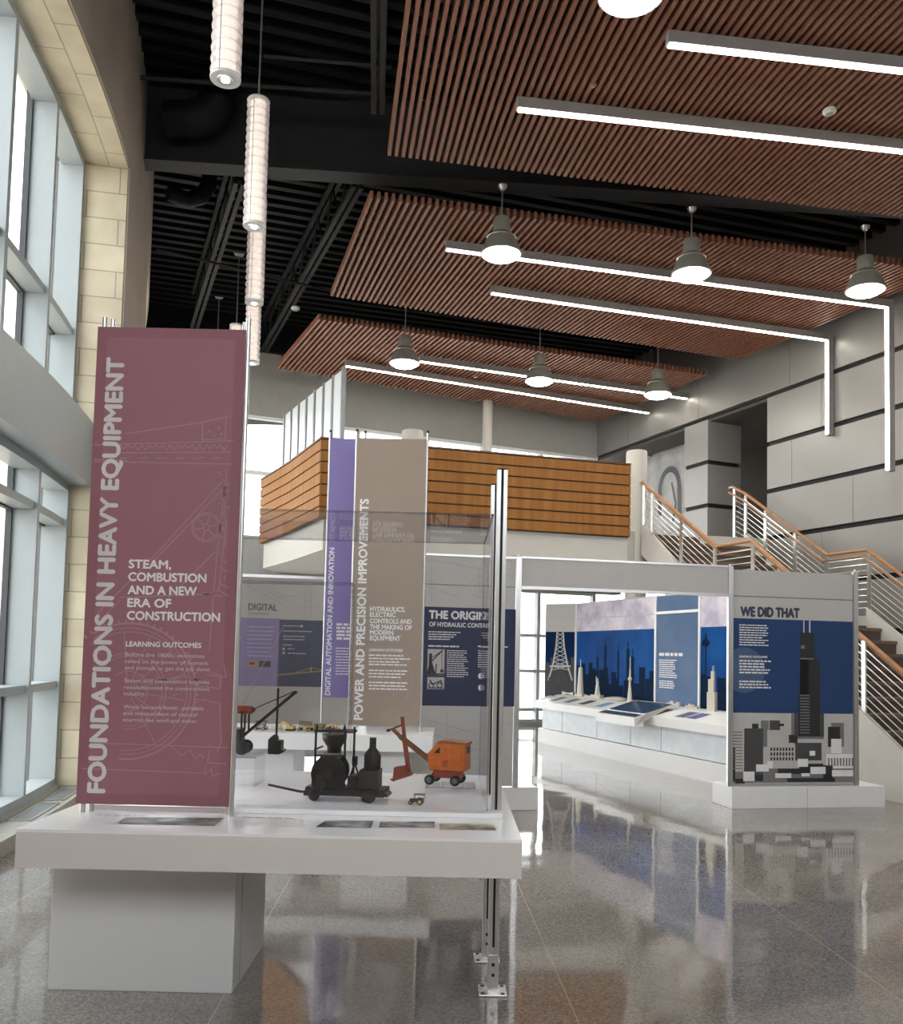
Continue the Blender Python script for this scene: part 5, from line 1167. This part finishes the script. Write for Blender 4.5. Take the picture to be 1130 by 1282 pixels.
# dark steam crane half hidden behind the maroon banner
Yc = 4.75; cb = onY(305, 944, Yc); kc = (Vector(cb) - Vector((0, 0, EYE))).dot(-back) / F
riser((cb.x - 0.12, Yc, CASEZ), 0.42, 0.26, cb.z - CASEZ, 'tall clear acrylic riser under the black crane model beside the maroon banner')
cr_ = thing('crane_shovel_model', (cb.x, Yc, cb.z + 0.0005), 0, 'black crane shovel model with red lagged drum, half hidden behind the maroon banner', 'machine model')
X = lambda px: (px - 305) * kc
Z = lambda py: max(0.0, (944 - py) * kc)
D = 0.05
o = MB(); o.box(X(240), X(303), -D, D, Z(934), Z(912)); o.box(X(236), X(310), -D * 0.8, D * 0.8, Z(937), Z(931)); o.build('body', IRON, cr_)
for x in (305, 250):
    for y0, y1 in ((-D - 0.012, -D + 0.012), (D - 0.012, D + 0.012)): wheel('wheel', cr_, X(x), 8.5 * kc, 8.5 * kc, y0, y1, RUBBER)
o = MB(); o.cyl((X(262), 0, Z(889)), (X(314), 0, Z(889)), 5 * kc, n=20); dr = o.build('lagged_drum', REDPAINT, cr_)
o = MB()
for i in range(9): x = X(293 + i * 2.4); o.cyl((x, 0, Z(889)), (x + 0.002, 0, Z(889)), 5.3 * kc, n=20)
o.build('rope_turns', RUST, dr)
o = MB()
for x, y in ((302, -0.02), (309, 0.02), (304, 0.02)): o.bar((X(x), y, Z(915)), (X(x), y, Z(890)), 2.2 * kc, 2.2 * kc)
o.cyl((X(314), -0.02, Z(889)), (X(314), 0.02, Z(889)), 3 * kc, n=14); o.smooth = False; o.build('mast_frame', IRON, cr_)
o = MB(); o.bar((X(303), -0.012, Z(922)), (X(367), -0.012, Z(866)), 0.006, 0.014); o.bar((X(303), 0.012, Z(922)), (X(367), 0.012, Z(866)), 0.006, 0.014); o.build('boom', IRON, cr_)
MB().cyl((X(367), -0.016, Z(866)), (X(367), 0.016, Z(866)), 0.009, n=14).build('boom_sheave', RUBBER, cr_)
MB().tube([(X(315), 0, Z(888)), (X(366), 0, Z(864.5))], 0.003, 6).build('rigging_wire', IRON, cr_)
o = MB()
for s in (-0.5, 0.5): o.tube([(X(301 + 2 * s), s * 0.01, Z(884)), (X(325 + s), s * 0.006, Z(833)), (X(349), 0, Z(784))], 0.0012, 5)
o.build('mast_stay', M('tan_cord', (0.35, 0.27, 0.18), 0.6), cr_)
MB().bar((X(345), 0, Z(925)), (X(345.5), 0, Z(861)), 0.010, 0.010).build('dipper_stick', IRON, cr_)
o = MB(); o.prism([(X(336.5), Z(942.5)), (X(336.5), Z(925)), (X(340), Z(921)), (X(346), Z(921)), (X(347), Z(926)), (X(353), Z(926)), (X(353), Z(936)), (X(357), Z(938)), (X(356), Z(940)), (X(350), Z(943))], -0.035, 0.035); o.build('bucket', IRON, cr_, recalc=True)
o = MB(); c_ = (X(345), Z(922)); o.cyl((c_[0], -0.04, c_[1]), (c_[0], -0.035, c_[1]), 4 * kc, n=18); o.build('bail_ring', RUBBER, cr_)

# tiny tractor
Yt = 4.20; tp = onY(522, 1006.5, Yt); kt = Yt / F
tt = thing('tractor_model', (tp.x, Yt, CASEZ), R(-8), 'tiny dark toy tractor with a flat canopy, in front of the orange shovel', 'machine model')
wheel('wheel', tt, -8 * kt, 2.6 * kt, 2.6 * kt, -0.016, -0.010, RUBBER, YELLOW); wheel('wheel', tt, -8 * kt, 2.6 * kt, 2.6 * kt, 0.010, 0.016, RUBBER)
wheel('wheel', tt, 4 * kt, 4.0 * kt, 4.0 * kt, -0.022, -0.012, RUBBER, YELLOW); wheel('wheel', tt, 4 * kt, 4.0 * kt, 4.0 * kt, 0.012, 0.022, RUBBER)
MB().prism([(-9 * kt, 3 * kt), (-9 * kt, 7 * kt), (0, 7.5 * kt), (2 * kt, 9 * kt), (8 * kt, 8 * kt), (8 * kt, 3 * kt)], -0.009, 0.009).build('body', M('dark_bronze', (0.07, 0.05, 0.035), 0.45, 0.3), tt, recalc=True)
o = MB(); o.box(-4 * kt, 9.5 * kt, -0.018, 0.018, 12.2 * kt, 13 * kt)
for x in (-3.5, 9): o.bar((x * kt, -0.015, 6 * kt), (x * kt, -0.015, 12.3 * kt), 0.002, 0.002); o.bar((x * kt, 0.015, 6 * kt), (x * kt, 0.015, 12.3 * kt), 0.002, 0.002)
o.build('canopy', M('dark_bronze'), tt)

# small yellow machines in the second case
def small(px, name, label, fn):
    Y = 7.80; p = onY(px, 905, Y); root = thing(name, (p.x, Y, T2Z + 0.0005), R(-8), label, 'machine model', None); fn(root, 0.8 * Y / F); return root
def wh(root, s, xs, r, d, m=RUBBER):
    for x in xs:
        for y0, y1 in ((-d - 0.02, -d), (d, d + 0.02)): wheel('wheel', root, x * s, r * s, r * s, y0, y1, m, YELLOW if y0 < 0 else None)
def truck(root, s):
    wh(root, s, (-5, 5), 3.2, 0.03); MB().box(-9 * s, 8 * s, -0.03, 0.03, 3 * s, 5.5 * s).build('chassis', YELLOW, root)
    MB().prism([(-5 * s, 5.6 * s), (-7 * s, 12 * s), (9 * s, 11 * s), (6 * s, 5.6 * s)], -0.045, 0.045).build('dump_body', M('olive_body', (0.14, 0.13, 0.05), 0.5, var=0.2), root, recalc=True)
    MB().box(-10 * s, -6.2 * s, -0.03, 0.03, 5.6 * s, 10 * s).build('cab', YELLOW, root)
def loader(root, s):
    wh(root, s, (-4.5, 5), 3.4, 0.03); MB().prism([(-9 * s, 3 * s), (-9 * s, 7 * s), (-2 * s, 7.5 * s), (-2 * s, 12 * s), (3 * s, 12 * s), (3 * s, 6 * s), (8 * s, 5 * s), (8 * s, 3 * s)], -0.03, 0.03).build('body', YELLOW, root, recalc=True)
    MB().bar((3 * s, 0, 7 * s), (11 * s, 0, 3 * s), 0.02, 0.014).build('lift_arm', YELLOW, root); MB().prism([(10 * s, 0.2 * s), (14 * s, 0.2 * s), (11.5 * s, 5.5 * s)], -0.05, 0.05).build('bucket', YELLOW, root, recalc=True)
    MB().cyl((8 * s, 0, 5 * s), (8 * s, 0, 15 * s), 0.006, n=8).build('exhaust_pipe', YELLOW, root)
def grader(root, s):
    wh(root, s, (-9, 3, 8), 2.6, 0.025); MB().bar((-11 * s, 0, 6 * s), (9 * s, 0, 7 * s), 0.03, 0.014).build('frame', YELLOW, root)
    o = MB()
    for i in range(7): x = -10 + i * 3; o.bar((x * s, -0.03, 8 * s), ((x + 2.5) * s, -0.03, 15 * s), 0.005, 0.005); o.bar(((x + 2.5) * s, -0.03, 15 * s), ((x + 3) * s, -0.03, 8 * s), 0.005, 0.005)
    o.bar((-9 * s, -0.03, 15 * s), (10 * s, -0.03, 14 * s), 0.006, 0.006); o.build('lattice', M('dark_bronze'), root)
    MB().box(-1 * s, 9 * s, -0.03, 0.03, 7.5 * s, 11.5 * s).build('engine_hood', YELLOW, root)
def digger(root, s):
    o = MB(); o.box(2 * s, 14 * s, -0.05, -0.02, 0, 3 * s); o.box(2 * s, 14 * s, 0.02, 0.05, 0, 3 * s); o.build('tracks', RUBBER, root)
    MB().prism([(3 * s, 3.1 * s), (3 * s, 8 * s), (5 * s, 10 * s), (8 * s, 10 * s), (8 * s, 7.5 * s), (14 * s, 7.5 * s), (14 * s, 3.1 * s)], -0.045, 0.045).build('body', YELLOW, root, recalc=True)
    MB().bar((4 * s, 0, 6 * s), (-4 * s, 0, 13 * s), 0.02, 0.02).build('boom', YELLOW, root); MB().bar((-4 * s, 0, 13 * s), (-10 * s, 0, 5 * s), 0.016, 0.016).build('stick', YELLOW, root)
    MB().prism([(-11 * s, 5.5 * s), (-8 * s, 6 * s), (-7.5 * s, 1.5 * s), (-11 * s, 1.8 * s)], -0.02, 0.02).build('bucket', YELLOW, root, recalc=True)
def paver(root, s):
    wh(root, s, (-6, 6), 2.4, 0.03); MB().box(-9 * s, 9 * s, -0.03, 0.03, 2.5 * s, 6 * s).build('chassis', M('grey_enamel', (0.25, 0.24, 0.24), 0.5), root); MB().box(-2 * s, 6 * s, -0.03, 0.03, 6.05 * s, 9.5 * s).build('engine_hood', M('grey_enamel'), root); MB().box(-8 * s, 8 * s, -0.04, 0.04, 13 * s, 13.8 * s).build('canopy', DARKPRINT, root)
    o = MB()
    for x in (-7, 7): o.bar((x * s, 0, 6 * s), (x * s, 0, 13 * s), 0.006, 0.006)
    o.build('canopy_post', DARKPRINT, root)
small(327, 'paver_model', 'small grey wheeled machine model with flat canopy, behind the crane boom', paver)
small(358, 'digger_model', 'small yellow digger model with raised boom on the second table', digger)
small(383, 'grader_model', 'small yellow machine model with dark lattice on top, left of the dump truck', grader)
small(400, 'dump_truck_model', 'small olive dump truck model next to the yellow loader', truck)
small(415, 'loader_model', 'small yellow wheel loader model at the right end of the row', loader)
